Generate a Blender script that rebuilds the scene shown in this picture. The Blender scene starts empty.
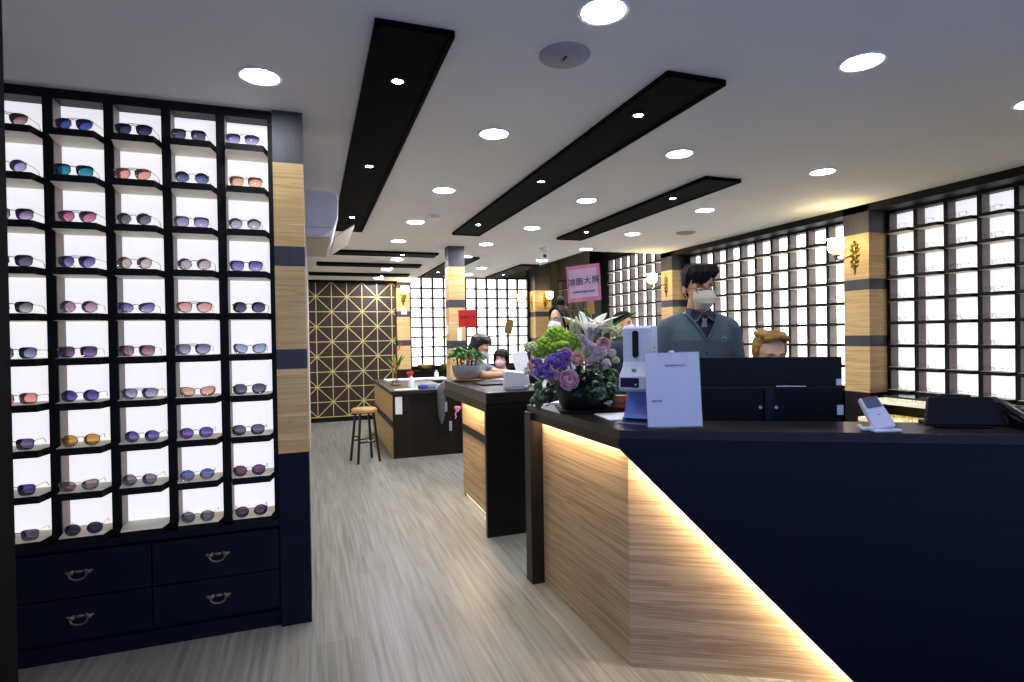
import bpy, math, random
from mathutils import Vector, Matrix, Euler
random.seed(7)
C = bpy.context.scene.collection
PI = math.pi
R = math.radians

# ------------------------------------------------------------------ camera
HC, FPX = 1.45, 568.5
cam_rot = Matrix.Rotation(-R(19.449), 4, 'Z') @ Matrix.Rotation(R(90), 4, 'X') @ Matrix.Rotation(R(-0.534), 4, 'X') @ Matrix.Rotation(R(-0.932), 4, 'Z')
cd = bpy.data.cameras.new('camera')
cam = bpy.data.objects.new('camera', cd); C.objects.link(cam)
cam.matrix_world = Matrix.Translation((0, 0, HC)) @ cam_rot
cd.sensor_width = 36; cd.lens = FPX / 1024 * 36; cd.clip_start = 0.05
bpy.context.scene.camera = cam
M3 = cam_rot.to_3x3()
def ray(px, py): return M3 @ Vector(((px - 512) / FPX, -(py - 341) / FPX, -1))
def PD(px, py, d): return Vector((0, 0, HC)) + ray(px, py) * d          # a point at optical depth d
def on(px, py, ax, v):
    d = ray(px, py); o = Vector((0, 0, HC)); t = (v - o[ax]) / d[ax]; return o + d * t
def proj(p):
    c = M3.transposed() @ (Vector(p) - Vector((0, 0, HC))); return 512 + FPX * c.x / -c.z, 341 - FPX * c.y / -c.z

# ------------------------------------------------------------------ mesh builder
class MB:
    def __init__(s): s.v = []; s.f = []; s.m = []; s.mi = 0
    def add(s, vs, fs, M=None):
        b = len(s.v)
        s.v += [tuple(M @ Vector(p)) if M is not None else tuple(p) for p in vs]
        for f in fs: s.f.append(tuple(b + i for i in f)); s.m.append(s.mi)
        return s
    def mat(s, i): s.mi = i; return s
    def box(s, a, b, M=None):
        x0, y0, z0 = a; x1, y1, z1 = b
        if x0 > x1: x0, x1 = x1, x0
        if y0 > y1: y0, y1 = y1, y0
        if z0 > z1: z0, z1 = z1, z0
        vs = [(x0,y0,z0),(x1,y0,z0),(x1,y1,z0),(x0,y1,z0),(x0,y0,z1),(x1,y0,z1),(x1,y1,z1),(x0,y1,z1)]
        return s.add(vs, [(3,2,1,0),(4,5,6,7),(0,1,5,4),(1,2,6,5),(2,3,7,6),(3,0,4,7)], M)
    def prism(s, poly, z0, z1, M=None):
        n = len(poly)
        ar = sum(poly[i][0]*poly[(i+1)%n][1]-poly[(i+1)%n][0]*poly[i][1] for i in range(n))
        if ar < 0: poly = poly[::-1]
        vs = [(x,y,z0) for x,y in poly] + [(x,y,z1) for x,y in poly]
        return s.add(vs, [tuple(range(n))[::-1], tuple(range(n,2*n))] + [(i,(i+1)%n,n+(i+1)%n,n+i) for i in range(n)], M)
    def ring(s, p, r, ax, n=12):
        z = ax.normalized(); x = z.orthogonal().normalized(); y = z.cross(x)
        return [p + (x*math.cos(2*PI*i/n) + y*math.sin(2*PI*i/n))*r for i in range(n)]
    def cyl(s, p0, p1, r0, r1=None, n=16, M=None):
        p0, p1 = Vector(p0), Vector(p1); r1 = r0 if r1 is None else r1
        vs = s.ring(p0, r0, p1-p0, n) + s.ring(p1, r1, p1-p0, n)
        return s.add(vs, [tuple(range(n))[::-1], tuple(range(n,2*n))] + [(i,(i+1)%n,n+(i+1)%n,n+i) for i in range(n)], M)
    def tube(s, pts, r, n=8, closed=False, M=None):
        pts = [Vector(p) for p in pts]; N = len(pts); rs = r if isinstance(r, (list, tuple)) else [r]*N
        vs = []; x = None
        for i, p in enumerate(pts):
            a = pts[(i-1) % N] if (closed or i > 0) else p
            b = pts[(i+1) % N] if (closed or i < N-1) else p
            t = (b - a)
            t = t.normalized() if t.length > 1e-9 else Vector((0,0,1))
            if x is None: x = t.orthogonal().normalized()
            else:
                x = x - t * x.dot(t)
                x = x.normalized() if x.length > 1e-6 else t.orthogonal().normalized()
            y = t.cross(x)
            vs += [p + (x*math.cos(2*PI*k/n) + y*math.sin(2*PI*k/n))*rs[i] for k in range(n)]
        fs = []
        for i in range(N if closed else N-1):
            j = (i+1) % N
            fs += [(i*n+k, i*n+(k+1)%n, j*n+(k+1)%n, j*n+k) for k in range(n)]
        if not closed: fs += [tuple(range(n))[::-1], tuple((N-1)*n+k for k in range(n))]
        return s.add(vs, fs, M)
    def lathe(s, prof, n=24, M=None):
        vs = []; fs = []
        for r, z in prof: vs += [(max(r,1e-5)*math.cos(2*PI*k/n), max(r,1e-5)*math.sin(2*PI*k/n), z) for k in range(n)]
        for i in range(len(prof)-1): fs += [(i*n+k, i*n+(k+1)%n, (i+1)*n+(k+1)%n, (i+1)*n+k) for k in range(n)]
        fs += [tuple(range(n))[::-1], tuple((len(prof)-1)*n+k for k in range(n))]
        return s.add(vs, fs, M)
    def ell(s, c, r, nu=16, nv=10, M=None):
        if not isinstance(r, (tuple, list)): r = (r, r, r)
        vs = [(c[0], c[1], c[2]-r[2])]
        for j in range(1, nv):
            a = -PI/2 + PI*j/nv
            vs += [(c[0]+r[0]*math.cos(a)*math.cos(2*PI*k/nu), c[1]+r[1]*math.cos(a)*math.sin(2*PI*k/nu), c[2]+r[2]*math.sin(a)) for k in range(nu)]
        vs.append((c[0], c[1], c[2]+r[2])); t = len(vs)-1
        fs = [(0, 1+(k+1)%nu, 1+k) for k in range(nu)]
        for j in range(nv-2): fs += [(1+j*nu+k, 1+j*nu+(k+1)%nu, 1+(j+1)*nu+(k+1)%nu, 1+(j+1)*nu+k) for k in range(nu)]
        fs += [(t, 1+(nv-2)*nu+k, 1+(nv-2)*nu+(k+1)%nu) for k in range(nu)]
        return s.add(vs, fs, M)
    def cap(s, p0, p1, r0, r1=None, M=None, n=12):
        r1 = r0 if r1 is None else r1; p0, p1 = Vector(p0), Vector(p1)
        s.cyl(p0, p1, r0, r1, n, M); s.ell(p0, r0, n, 8, M); return s.ell(p1, r1, n, 8, M)
    def loft(s, rings, n=24, M=None):          # rings: (cx, cy, z, rx, ry)
        vs = []; fs = []
        for cx, cy, z, rx, ry in rings: vs += [(cx+rx*math.cos(2*PI*k/n), cy+ry*math.sin(2*PI*k/n), z) for k in range(n)]
        for i in range(len(rings)-1): fs += [(i*n+k, i*n+(k+1)%n, (i+1)*n+(k+1)%n, (i+1)*n+k) for k in range(n)]
        fs += [tuple(range(n))[::-1], tuple((len(rings)-1)*n+k for k in range(n))]
        return s.add(vs, fs, M)
    def mesh(s, name):
        me = bpy.data.meshes.new(name); me.from_pydata(s.v, [], s.f); me.update()
        return me
    def build(s, name, mats, parent=None, bevel=0, smooth=False, seg=2):
        me = s.mesh(name)
        if not isinstance(mats, (list, tuple)): mats = [mats]
        for m in mats: me.materials.append(m)
        for p, i in zip(me.polygons, s.m): p.material_index = i
        if smooth:
            me.shade_smooth(); me.set_sharp_from_angle(angle=R(40))
        o = bpy.data.objects.new(name, me); C.objects.link(o)
        if bevel:
            b = o.modifiers.new('bevel', 'BEVEL'); b.width = bevel; b.segments = seg; b.limit_method = 'ANGLE'; b.angle_limit = R(40)
        if parent is not None: o.parent = parent
        return o

def thing(name, label, cat, loc=(0,0,0), rz=0, group=None, M=None):
    o = bpy.data.objects.new(name, None); C.objects.link(o); o.empty_display_size = 0.05
    if M is not None: o.matrix_basis = M
    else: o.location = loc; o.rotation_euler = (0,0,rz)
    o['label'] = label; o['category'] = cat
    if group: o['group'] = group
    return o
def tag(o, label, cat, group=None):
    o['label'] = label; o['category'] = cat
    if group: o['group'] = group
    return o
def struct(o): o['kind'] = 'structure'; return o
def copy_tree(o, parent=None):
    c = o.copy(); C.objects.link(c)
    if parent is not None: c.parent = parent
    for ch in list(o.children): copy_tree(ch, c)
    return c
def frame_matrix(origin, ux, uz):                  # local x along ux, z along uz
    x = Vector(ux).normalized(); z = Vector(uz); z = (z - x*z.dot(x)).normalized(); y = z.cross(x)
    m = Matrix((x, y, z)).transposed().to_4x4(); m.translation = Vector(origin); return m
def text_obj(name, body, size, m, parent, M, extrude=0.0004, align='CENTER'):
    cu = bpy.data.curves.new(name, 'FONT'); cu.body = body; cu.size = size; cu.extrude = extrude
    cu.align_x = align; cu.align_y = 'CENTER'; cu.resolution_u = 3; cu.offset = size*.004
    t = bpy.data.objects.new('tmp_text', cu); C.objects.link(t)
    dg = bpy.context.evaluated_depsgraph_get(); dg.update()
    me = bpy.data.meshes.new_from_object(t.evaluated_get(dg)); bpy.data.objects.remove(t); bpy.data.curves.remove(cu)
    me.name = name; me.materials.clear(); me.materials.append(m)
    o = bpy.data.objects.new(name, me); C.objects.link(o); o.parent = parent; o.matrix_basis = M
    return o

# ------------------------------------------------------------------ materials
def lin(c):
    if isinstance(c, str): c = tuple(int(c[i:i+2], 16) for i in (0, 2, 4))
    return tuple(((x/255)/12.92 if x/255 <= .04045 else ((x/255+.055)/1.055)**2.4) for x in c) + (1,)
def nt(name):
    m = bpy.data.materials.new(name); m.use_nodes = True
    return m, m.node_tree.nodes, m.node_tree.links, m.node_tree.nodes['Principled BSDF']
def mat(name, c, rough=.5, metal=0, spec=.5, noise=0.06, nscale=30, coat=0, trans=0, alpha=1, bump=0):
    m, N, L, b = nt(name)
    b.inputs['Roughness'].default_value = rough; b.inputs['Metallic'].default_value = metal
    b.inputs['Specular IOR Level'].default_value = spec
    b.inputs['Coat Weight'].default_value = coat; b.inputs['Transmission Weight'].default_value = trans; b.inputs['Alpha'].default_value = alpha
    col = lin(c)
    tc = N.new('ShaderNodeTexCoord'); n = N.new('ShaderNodeTexNoise'); n.inputs['Scale'].default_value = nscale; n.inputs['Detail'].default_value = 3
    L.new(tc.outputs['Object'], n.inputs['Vector'])
    if noise:
        r = N.new('ShaderNodeValToRGB')
        r.color_ramp.elements[0].position = .3; r.color_ramp.elements[1].position = .7
        r.color_ramp.elements[0].color = tuple(x*(1-noise) for x in col[:3])+(1,)
        r.color_ramp.elements[1].color = tuple(min(1, x*(1+noise)) for x in col[:3])+(1,)
        L.new(n.outputs['Fac'], r.inputs['Fac']); L.new(r.outputs['Color'], b.inputs['Base Color'])
    else: b.inputs['Base Color'].default_value = col
    if bump:
        bp = N.new('ShaderNodeBump'); bp.inputs['Strength'].default_value = bump; bp.inputs['Distance'].default_value = .005
        L.new(n.outputs['Fac'], bp.inputs['Height']); L.new(bp.outputs['Normal'], b.inputs['Normal'])
    return m
def emit(name, c, s, base='ffffff'):
    m, N, L, b = nt(name)
    b.inputs['Base Color'].default_value = lin(base); b.inputs['Emission Color'].default_value = lin(c); b.inputs['Emission Strength'].default_value = s
    b.inputs['Roughness'].default_value = .5
    return m
def wood(name, cols, scale, rough=.4, coat=0, dist=1.2, spec=.5):
    """cols: [(pos, hex)...]; scale: how fast the grain changes along each axis"""
    m, N, L, b = nt(name)
    tc = N.new('ShaderNodeTexCoord'); mp = N.new('ShaderNodeMapping'); mp.inputs['Scale'].default_value = scale
    n = N.new('ShaderNodeTexNoise'); n.inputs['Scale'].default_value = 1; n.inputs['Detail'].default_value = 6; n.inputs['Roughness'].default_value = .6; n.inputs['Distortion'].default_value = dist
    n2 = N.new('ShaderNodeTexNoise'); n2.inputs['Scale'].default_value = .35; n2.inputs['Detail'].default_value = 2
    mx = N.new('ShaderNodeMath'); mx.operation = 'MULTIPLY_ADD'; mx.inputs[1].default_value = .45
    ml = N.new('ShaderNodeMath'); ml.operation = 'MULTIPLY'; ml.inputs[1].default_value = .62
    L.new(tc.outputs['Object'], mp.inputs['Vector']); L.new(mp.outputs['Vector'], n.inputs['Vector']); L.new(mp.outputs['Vector'], n2.inputs['Vector'])
    L.new(n.outputs['Fac'], ml.inputs[0]); L.new(n2.outputs['Fac'], mx.inputs[0]); L.new(ml.outputs[0], mx.inputs[2])
    r = N.new('ShaderNodeValToRGB'); e = r.color_ramp.elements
    while len(e) < len(cols): e.new(.5)
    for el, (p, c) in zip(e, cols): el.position = p; el.color = lin(c)
    L.new(mx.outputs[0], r.inputs['Fac']); L.new(r.outputs['Color'], b.inputs['Base Color'])
    b.inputs['Roughness'].default_value = rough; b.inputs['Coat Weight'].default_value = coat; b.inputs['Specular IOR Level'].default_value = spec
    bp = N.new('ShaderNodeBump'); bp.inputs['Strength'].default_value = .08; bp.inputs['Distance'].default_value = .002
    L.new(n.outputs['Fac'], bp.inputs['Height']); L.new(bp.outputs['Normal'], b.inputs['Normal'])
    return m

LW = [(.34, 'a98449'), (.44, 'd0aa6c'), (.5, 'dfbd80'), (.56, 'c8a264'), (.68, 'eac992')]
W_PILLAR = wood('oak_veneer', LW, (1.2, 1.2, 34))
W_PANEL = wood('zebra_veneer', [(.30, '7e6146'), (.42, 'b99a72'), (.48, 'cbb08a'), (.53, 'a38260'), (.58, 'ceb48e'), (.66, 'b4946e'), (.76, 'd6be9a')], (.55, .55, 33), rough=.5, dist=.8)
W_DARK = wood('wenge_laminate', [(.3, '0d0a09'), (.5, '15110f'), (.7, '1d1815')], (2, 2, 45), rough=.42, spec=.28)
W_DARKV = wood('wenge_laminate_upright', [(.3, '0d0a09'), (.5, '15110f'), (.7, '1d1815')], (45, 45, 2), rough=.42, spec=.28)
W_TOP = wood('counter_laminate', [(.3, '1a1512'), (.5, '221c19'), (.7, '2b2420')], (20, 3, 3), rough=.32, spec=.35)
NAVY = wood('blue_black_laminate', [(.3, '050615'), (.5, '080a1e'), (.7, '0c0f28')], (2, 2, 45), rough=.5, spec=.22)
GREYB = wood('charcoal_laminate', [(.3, '333237'), (.5, '3a393e'), (.7, '414045')], (50, 50, 3), rough=.45)
BLACK = mat('black_laminate', '060607', .55, spec=.25)
BOARD = mat('matt_black_board', '030304', .8, spec=.08)
BLACKM = mat('black_metal', '111114', .4, 0)
LINING = mat('taupe_lining', '6c605a', .55)
LINING_L = mat('pale_taupe_lining', '8d827a', .55)
SHELFUP = mat('shelf_board_beige', 'dcd6c2', .5)
WHITEP = mat('white_plastic', 'e6e8f0', .35, noise=.02)
GREYP = mat('grey_plastic', '9a9ca4', .4)
PAPER = mat('white_paper', 'f0f0f2', .7, noise=.02)
BRASS = mat('antique_brass', '7c6430', .35, 1, noise=.3, nscale=60)
PEWTER = mat('aged_pewter', '8d8878', .4, 1, noise=.25, nscale=90)
GOLD = mat('gold_strip', 'd9cb8a', .4, .35, noise=.1)
CEIL = mat('ceiling_paint', 'ebebea', .8, noise=.015, nscale=2)
DARKCEIL = mat('dark_ceiling_paint', '3a3f3c', .7)
WALLP = mat('wall_paint', 'b9b1a3', .8)
CHROME = mat('chrome', 'c8c8cc', .15, 1, noise=0)
STEEL = mat('satin_steel', '9b9a97', .35, 1, noise=.05)
SCREW = mat('pale_metal', 'b8bcc8', .3, .8)
INK = mat('black_ink', '151517', .6, noise=0)
GREYINK = mat('grey_ink', '6f7684', .7, noise=0)

LIT_LEFT = emit('lit_acrylic_left', 'f3f0f4', .72)
LIT_NEAR = emit('lit_acrylic_near', 'edeef8', .80)
LIT_RIGHT = emit('lit_acrylic_right', 'f6f9ff', 2.3)
LIT_DIM = emit('lit_acrylic_dim', 'd8c8b0', .28)
LIT_BACK = emit('lit_acrylic_back', 'f8fcff', 2.3)
LAMP = emit('downlight_diffuser', 'f2f4ff', 62)
LAMP2 = emit('downlight_diffuser_rear', 'f2f3ff', 235)
SPOT = emit('spotlight_lens', 'fffaf2', 60)
SHADE = emit('lit_glass_shade', 'ffe6ae', 14)
LED = emit('led_strip', 'ffe4bc', 165)
LEDW = emit('led_strip_soft', 'fff2e0', 3)
LEDM = emit('led_strip_bright', 'ffe2b0', 260)

def floor_mat():
    m, N, L, b = nt('grey_wood_planks')
    tc = N.new('ShaderNodeTexCoord'); mp = N.new('ShaderNodeMapping'); mp.inputs['Rotation'].default_value = (0, 0, R(90))
    br = N.new('ShaderNodeTexBrick'); br.inputs['Scale'].default_value = 1; br.inputs['Brick Width'].default_value = 1.2; br.inputs['Row Height'].default_value = .2
    br.inputs['Mortar Size'].default_value = .0012; br.inputs['Mortar Smooth'].default_value = .3; br.offset = .37
    br.inputs['Color1'].default_value = (.44, .44, .44, 1); br.inputs['Color2'].default_value = (.56, .56, .56, 1); br.inputs['Mortar'].default_value = (.3, .3, .3, 1)
    L.new(tc.outputs['Object'], mp.inputs['Vector']); L.new(mp.outputs['Vector'], br.inputs['Vector'])
    m2 = N.new('ShaderNodeMapping'); m2.inputs['Scale'].default_value = (42, 1.5, 1)
    n = N.new('ShaderNodeTexNoise'); n.inputs['Scale'].default_value = 1; n.inputs['Detail'].default_value = 6; n.inputs['Distortion'].default_value = .6
    L.new(tc.outputs['Object'], m2.inputs['Vector']); L.new(m2.outputs['Vector'], n.inputs['Vector'])
    r = N.new('ShaderNodeValToRGB'); e = r.color_ramp.elements; e.new(.5)
    for el, (p, c) in zip(e, [(.3, '66655e'), (.5, '7e7d75'), (.7, '908f87')]): el.position = p; el.color = lin(c)
    L.new(n.outputs['Fac'], r.inputs['Fac'])
    mx = N.new('ShaderNodeMix'); mx.data_type = 'RGBA'; mx.blend_type = 'OVERLAY'; mx.inputs[0].default_value = .7
    L.new(r.outputs['Color'], mx.inputs[6]); L.new(br.outputs['Color'], mx.inputs[7]); L.new(mx.outputs[2], b.inputs['Base Color'])
    b.inputs['Roughness'].default_value = .42
    return m
FLOOR = floor_mat()

# ------------------------------------------------------------------ the room
ZC = 2.6
o = struct(MB().box((-1.6, -1.2, -.1), (5.5, 11.1, 0)).build('floor', FLOOR))
mb = MB()
mb.box((-1.6, .9, ZC), (4.8, 7.06, 3.0)); mb.box((-1.6, 7.06, ZC), (3.58, 11.1, 3.0)); mb.box((4.8, .9, ZC+.001), (5.5, 7.06, 3.0))
mb.mat(1).box((3.58, 7.06, 2.95), (5.5, 11.1, 3.0))
mb.mat(0).add([(-.1, 8.2, ZC+.01), (1.74, 8.2, ZC+.01), (1.74, 10.6, 2.6-.0744*2.4), (-.1, 10.6, 2.6-.0744*2.4), (-.1, 10.6, ZC+.01), (1.74, 10.6, ZC+.01)],
              [(0, 3, 2, 1), (0, 1, 5, 4), (1, 2, 5), (0, 4, 3), (2, 3, 4, 5)])
struct(mb.build('ceiling', [CEIL, DARKCEIL]))
struct(MB().box((-.16, 3.35, 0), (-.03, 11.1, ZC)).build('wall_left', WALLP))
struct(MB().box((-1.6, .9, 0), (-1.5, 3.5, ZC)).box((-1.5, 3.36, 0), (-.16, 3.5, ZC)).build('wall_left_front', WALLP))
struct(MB().box((5.36, .9, 0), (5.5, 11.1, 3.0)).build('wall_right', WALLP))
struct(MB().box((-.1, 10.96, 0), (5.5, 11.1, 3.0)).build('wall_back', WALLP))
struct(MB().box((3.0, .78, 0), (5.5, .9, 3.0)).box((-1.6, .78, 0), (-1.2, .9, 3.0)).build('wall_front', WALLP))
struct(MB().box((-.50, .90, 0), (-.402, 1.0, 2.62)).build('trim_door', BOARD, bevel=.004))
struct(MB().box((4.8, .9, 2.535), (5.36, 7.06, ZC+.0005)).build('trim_right', BLACK))

# pillars: charcoal cap, oak, charcoal, oak, charcoal, oak, charcoal foot
BANDS = [(0, .875, 1), (.875, 1.30, 0), (1.30, 1.40, 2), (1.40, 1.82, 0), (1.82, 1.92, 2), (1.92, 2.34, 0), (2.34, ZC, 2)]
def pillar(x0, y0, x1, y1, foot=None, top=None):
    mb = MB()
    for a, b, m in BANDS:
        if b > 2.5 and top: b = top
        mb.mat(m).box((x0, y0, a), (x1, y1, b))
    return struct(mb.build('pillar', [W_PILLAR, foot or W_DARKV, GREYB]))
pillar(-.166, 3.085, -.022, 3.34, NAVY)
pillar(4.8, 3.80, 5.30, 4.06)
pillar(4.8, 6.79, 5.30, 7.055, top=2.94)
pillar(1.655, 7.06, 1.865, 7.26)
GPX0, GPX1 = on(396.5, 300, 1, 10.32).x, on(409.8, 300, 1, 10.32).x
pillar(GPX0, 10.32, GPX1, 10.6)
pillar(4.19, 10.45, 4.54, 10.95, top=2.94)
struct(MB().box((-.03, 3.345, 0), (-.018, 3.9, 2.3)).build('trim_left', WALLP))

# black boards on the ceiling
def ceiling_board(x0, y0, x1, y1, label, z=None, grp='black ceiling boards'):
    t = thing('ceiling_board', label, 'ceiling board', ((x0+x1)/2, (y0+y1)/2, ZC), 0, grp)
    hx, hy = (x1-x0)/2, (y1-y0)/2
    zz = (lambda y: 0) if z is None else (lambda y: z(y)-ZC)
    a, b = zz(y0), zz(y1)
    tk = .022
    def slab(mb, ix, iy, za, zb):
        vs = []
        for dz in (za, zb):
            vs += [(-hx+ix, -hy+iy, a+dz), (hx-ix, -hy+iy, a+dz), (hx-ix, hy-iy, b+dz), (-hx+ix, hy-iy, b+dz)]
        mb.add(vs, [(3,2,1,0),(4,5,6,7),(0,1,5,4),(1,2,6,5),(2,3,7,6),(3,0,4,7)])
    m = MB(); slab(m, .02, .02, -tk, .004); m.build('board', BOARD, t)
    m = MB()
    if not z:
        for s in (-1, 1): m.box((s*hx, -hy, -tk-.006), (s*(hx-.018), hy, .003))
        m.box((-hx, -hy, -tk-.006), (hx, -hy+.018, .003)); m.box((-hx, hy-.018, -tk-.006), (hx, hy, .003))
    else:
        slab(m, 0, 0, -tk*.6, .003)
    m.build('edge_trim', BOARD, t)
    return t
ceiling_board(.237, 2.09, .53, 6.22, 'long black ceiling board above the aisle, next to the air conditioner')
ceiling_board(1.49, 2.12, 1.803, 6.15, 'long black ceiling board over the middle, with three small spotlights')
ceiling_board(2.75, 3.46, 3.07, 6.15, 'shorter black ceiling board over the reception counter side')
ceiling_board(1.95, 7.95, 2.33, 10.6, 'black ceiling board ending above the lit rear shelves behind the wood column')
ceiling_board(3.2, 8.57, 3.52, 10.56, 'black ceiling board near the dark raised ceiling at the rear right')
zs = lambda y: ZC if y < 8.2 else ZC - .0744*(y-8.2)
def on_slope(px, py):
    p = on(px, py, 2, ZC)
    for _ in range(8): p = on(px, py, 2, zs(p.y))
    return p
ceiling_board(.275, 7.66, 1.665, 7.99, 'crosswise black ceiling board nearest the camera, before the gold lattice screen')
for (pl, pr, pb), nm in ((((309.5, 261.6), (422, 264.5), (418, 267.0)), 'second'), (((309.5, 271.5), (410, 273.6), (408, 275.6)), 'third')):
    a, b, c = on_slope(*pl), on_slope(*pr), on_slope(*pb)
    ceiling_board(-.02 if nm == 'third' else .09, b.y, b.x, min(c.y, 10.15), 'crosswise black ceiling board, %s from the gold lattice screen' % ('first' if nm == 'third' else 'second'), zs)
struct(MB().box((-.03, 10.20, 2.425), (1.45, 10.37, 2.462)).build('trim_back', BOARD))

# downlights
def downlight(p, label):
    t = thing('ceiling_downlight', label, 'ceiling light', p, 0, 'round white downlights')
    a = ring_proto.copy(); C.objects.link(a); a.parent = t
    b = (disc_proto if p[1] < 4 else disc_rear).copy(); C.objects.link(b); b.parent = t; b.name = 'diffuser'
    return t
ring_proto = MB().lathe([(.095, 0.004), (.095, -.004), (.088, -.008), (.078, -.006), (.076, .004)], 32).build('trim_ring', WHITEP, None, smooth=True)
disc_proto = MB().lathe([(.0765, .003), (.0765, -.004)], 32).build('diffuser', LAMP)
disc_rear = MB().lathe([(.0765, .003), (.0765, -.004)], 32).build('diffuser', LAMP2)
ORD = ['first', 'second', 'third', 'fourth', 'fifth', 'sixth', 'seventh', 'eighth', 'ninth', 'tenth', 'eleventh', 'twelfth']
ys = [1.8, 3.08, 4.38, 5.66, 6.83]
for i, y in enumerate(ys):
    downlight((1.0, y, ZC), 'round white downlight in the row between the two long black boards, %s from the camera' % ORD[i])
for i, y in enumerate(ys):
    x, yy = (2.245, y) if i < 4 else (2.08, 6.8)
    downlight((x, yy, ZC), 'round white downlight in the row right of the longest middle board, %s from the camera' % ORD[i])
for i, y in enumerate(ys):
    downlight((3.505, y+.05, ZC), 'round white downlight in the row nearest the right wall, %s from the camera' % ORD[i])
downlight((-.189, 2.707, ZC), 'round white downlight above the sunglasses display, left of the black boards')
for (x, y), w in (((3.36, 8.08), 'beside the small ceiling camera at the rear'), ((2.73, 9.2), 'between the two rear black boards, nearer the camera'), ((2.75, 10.15), 'between the two rear black boards, nearer the lit rear shelves'), ((2.13, 7.95), 'just behind the top of the wood column')):
    downlight((x, y, ZC), 'round white downlight ' + w)
for i, (px, py) in enumerate([(397, 259.3), (386.5, 269.3), (378.7, 277.2)]):
    p = on_slope(px, py); p.z = zs(p.y)
    downlight(p, 'round white downlight among the crosswise black boards, %s from the camera' % ORD[i])
bpy.data.objects.remove(ring_proto); bpy.data.objects.remove(disc_proto); bpy.data.objects.remove(disc_rear)

def spotlight(p, label):
    t = thing('ceiling_spotlight', label, 'spotlight', p, 0, 'small spotlights in the black boards')
    MB().lathe([(.034, .002), (.034, -.005), (.026, -.008), (.022, -.002), (.022, .002)], 20).build('bezel', BLACKM, t, smooth=True)
    MB().lathe([(.0225, .001), (.0225, -.006), (.012, -.009)], 16).build('lens', SPOT, t, smooth=True)
    ld = bpy.data.lights.new('spot_beam', 'SPOT'); ld.energy = 21; ld.spot_size = R(80); ld.spot_blend = .7; ld.shadow_soft_size = .02; ld.color = (1, .98, .95)
    lo = bpy.data.objects.new('spot_beam', ld); C.objects.link(lo); lo.parent = t; lo.location = (0, 0, -.012)
zb = ZC - .022
for x, ys_, w in ((.378, (2.52, 3.82, 5.47), 'left long board by the air conditioner'), (1.607, (2.545, 3.85, 5.515), 'middle long board'), (2.866, (4.03, 5.61), 'short board by the reception counter')):
    for i, y in enumerate(ys_): spotlight((x, y, zb), 'small spotlight in the %s, %s from the camera' % (w, ORD[i]))
spotlight((2.1, 9.75, zb), 'small spotlight in the rear board behind the wood column')
spotlight((3.35, 9.9, zb), 'small spotlight in the rear board before the sconce pillar')
spotlight((1.195, 7.8, zb), 'small spotlight in the nearest crosswise black board')
for (px, py), w in (((391.6, 266.2), 'middle crosswise black board'), ((382, 273.9), 'farthest crosswise black board')):
    p = on_slope(px, py); p.z = zs(p.y) - .022
    spotlight(p, 'small spotlight in the ' + w)
spotlight(on(375.5, 281.3, 1, 10.28), 'small spotlight in the black strip right above the gold lattice screen')

# other things on the ceiling
t = thing('ceiling_speaker', 'flat round pale grey speaker in the ceiling beside the nearest downlight', 'speaker', (1.003, 2.135, ZC))
MB().lathe([(.105, .002), (.105, -.006), (.098, -.011), (.0, -.012)], 40).build('grille', mat('speaker_grille', 'a3a3ac', .7), t, smooth=True)
MB().box((-.004, -.016, -.016), (.004, .016, -.011)).build('badge', INK, t)
t = tag(MB().lathe([(.11, .002), (.11, -.008), (.085, -.014), (.08, -.006), (.05, -.006), (.045, -.014), (.0, -.014)], 32).build('ceiling_vent', mat('vent_grey', '9b9a98', .6), smooth=True), 'round grey ceiling vent above the standing man', 'vent'); t.location = (4.07, 5.48, ZC)
t = tag(MB().lathe([(.055, .002), (.055, -.015), (.045, -.03), (.02, -.034), (0, -.034)], 24).build('smoke_detector', WHITEP, smooth=True), 'small round white smoke detector beside the aisle downlights', 'smoke detector'); t.location = (1.12, 5.35, ZC)
t = thing('ceiling_camera', 'small white security camera hanging from the ceiling at the rear', 'security camera', (2.915, 6.94, ZC))
MB().cyl((0, 0, .003), (0, 0, -.02), .05, .05).cyl((0, 0, -.02), (0, 0, -.05), .015).build('mount', WHITEP, t, smooth=True)
MB().box((-.045, -.05, -.16), (.045, .05, -.045)).build('housing', WHITEP, t, bevel=.012)
MB().cyl((-.008, -.045, -.115), (-.008, -.062, -.115), .024).build('lens', INK, t, smooth=True)
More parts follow.
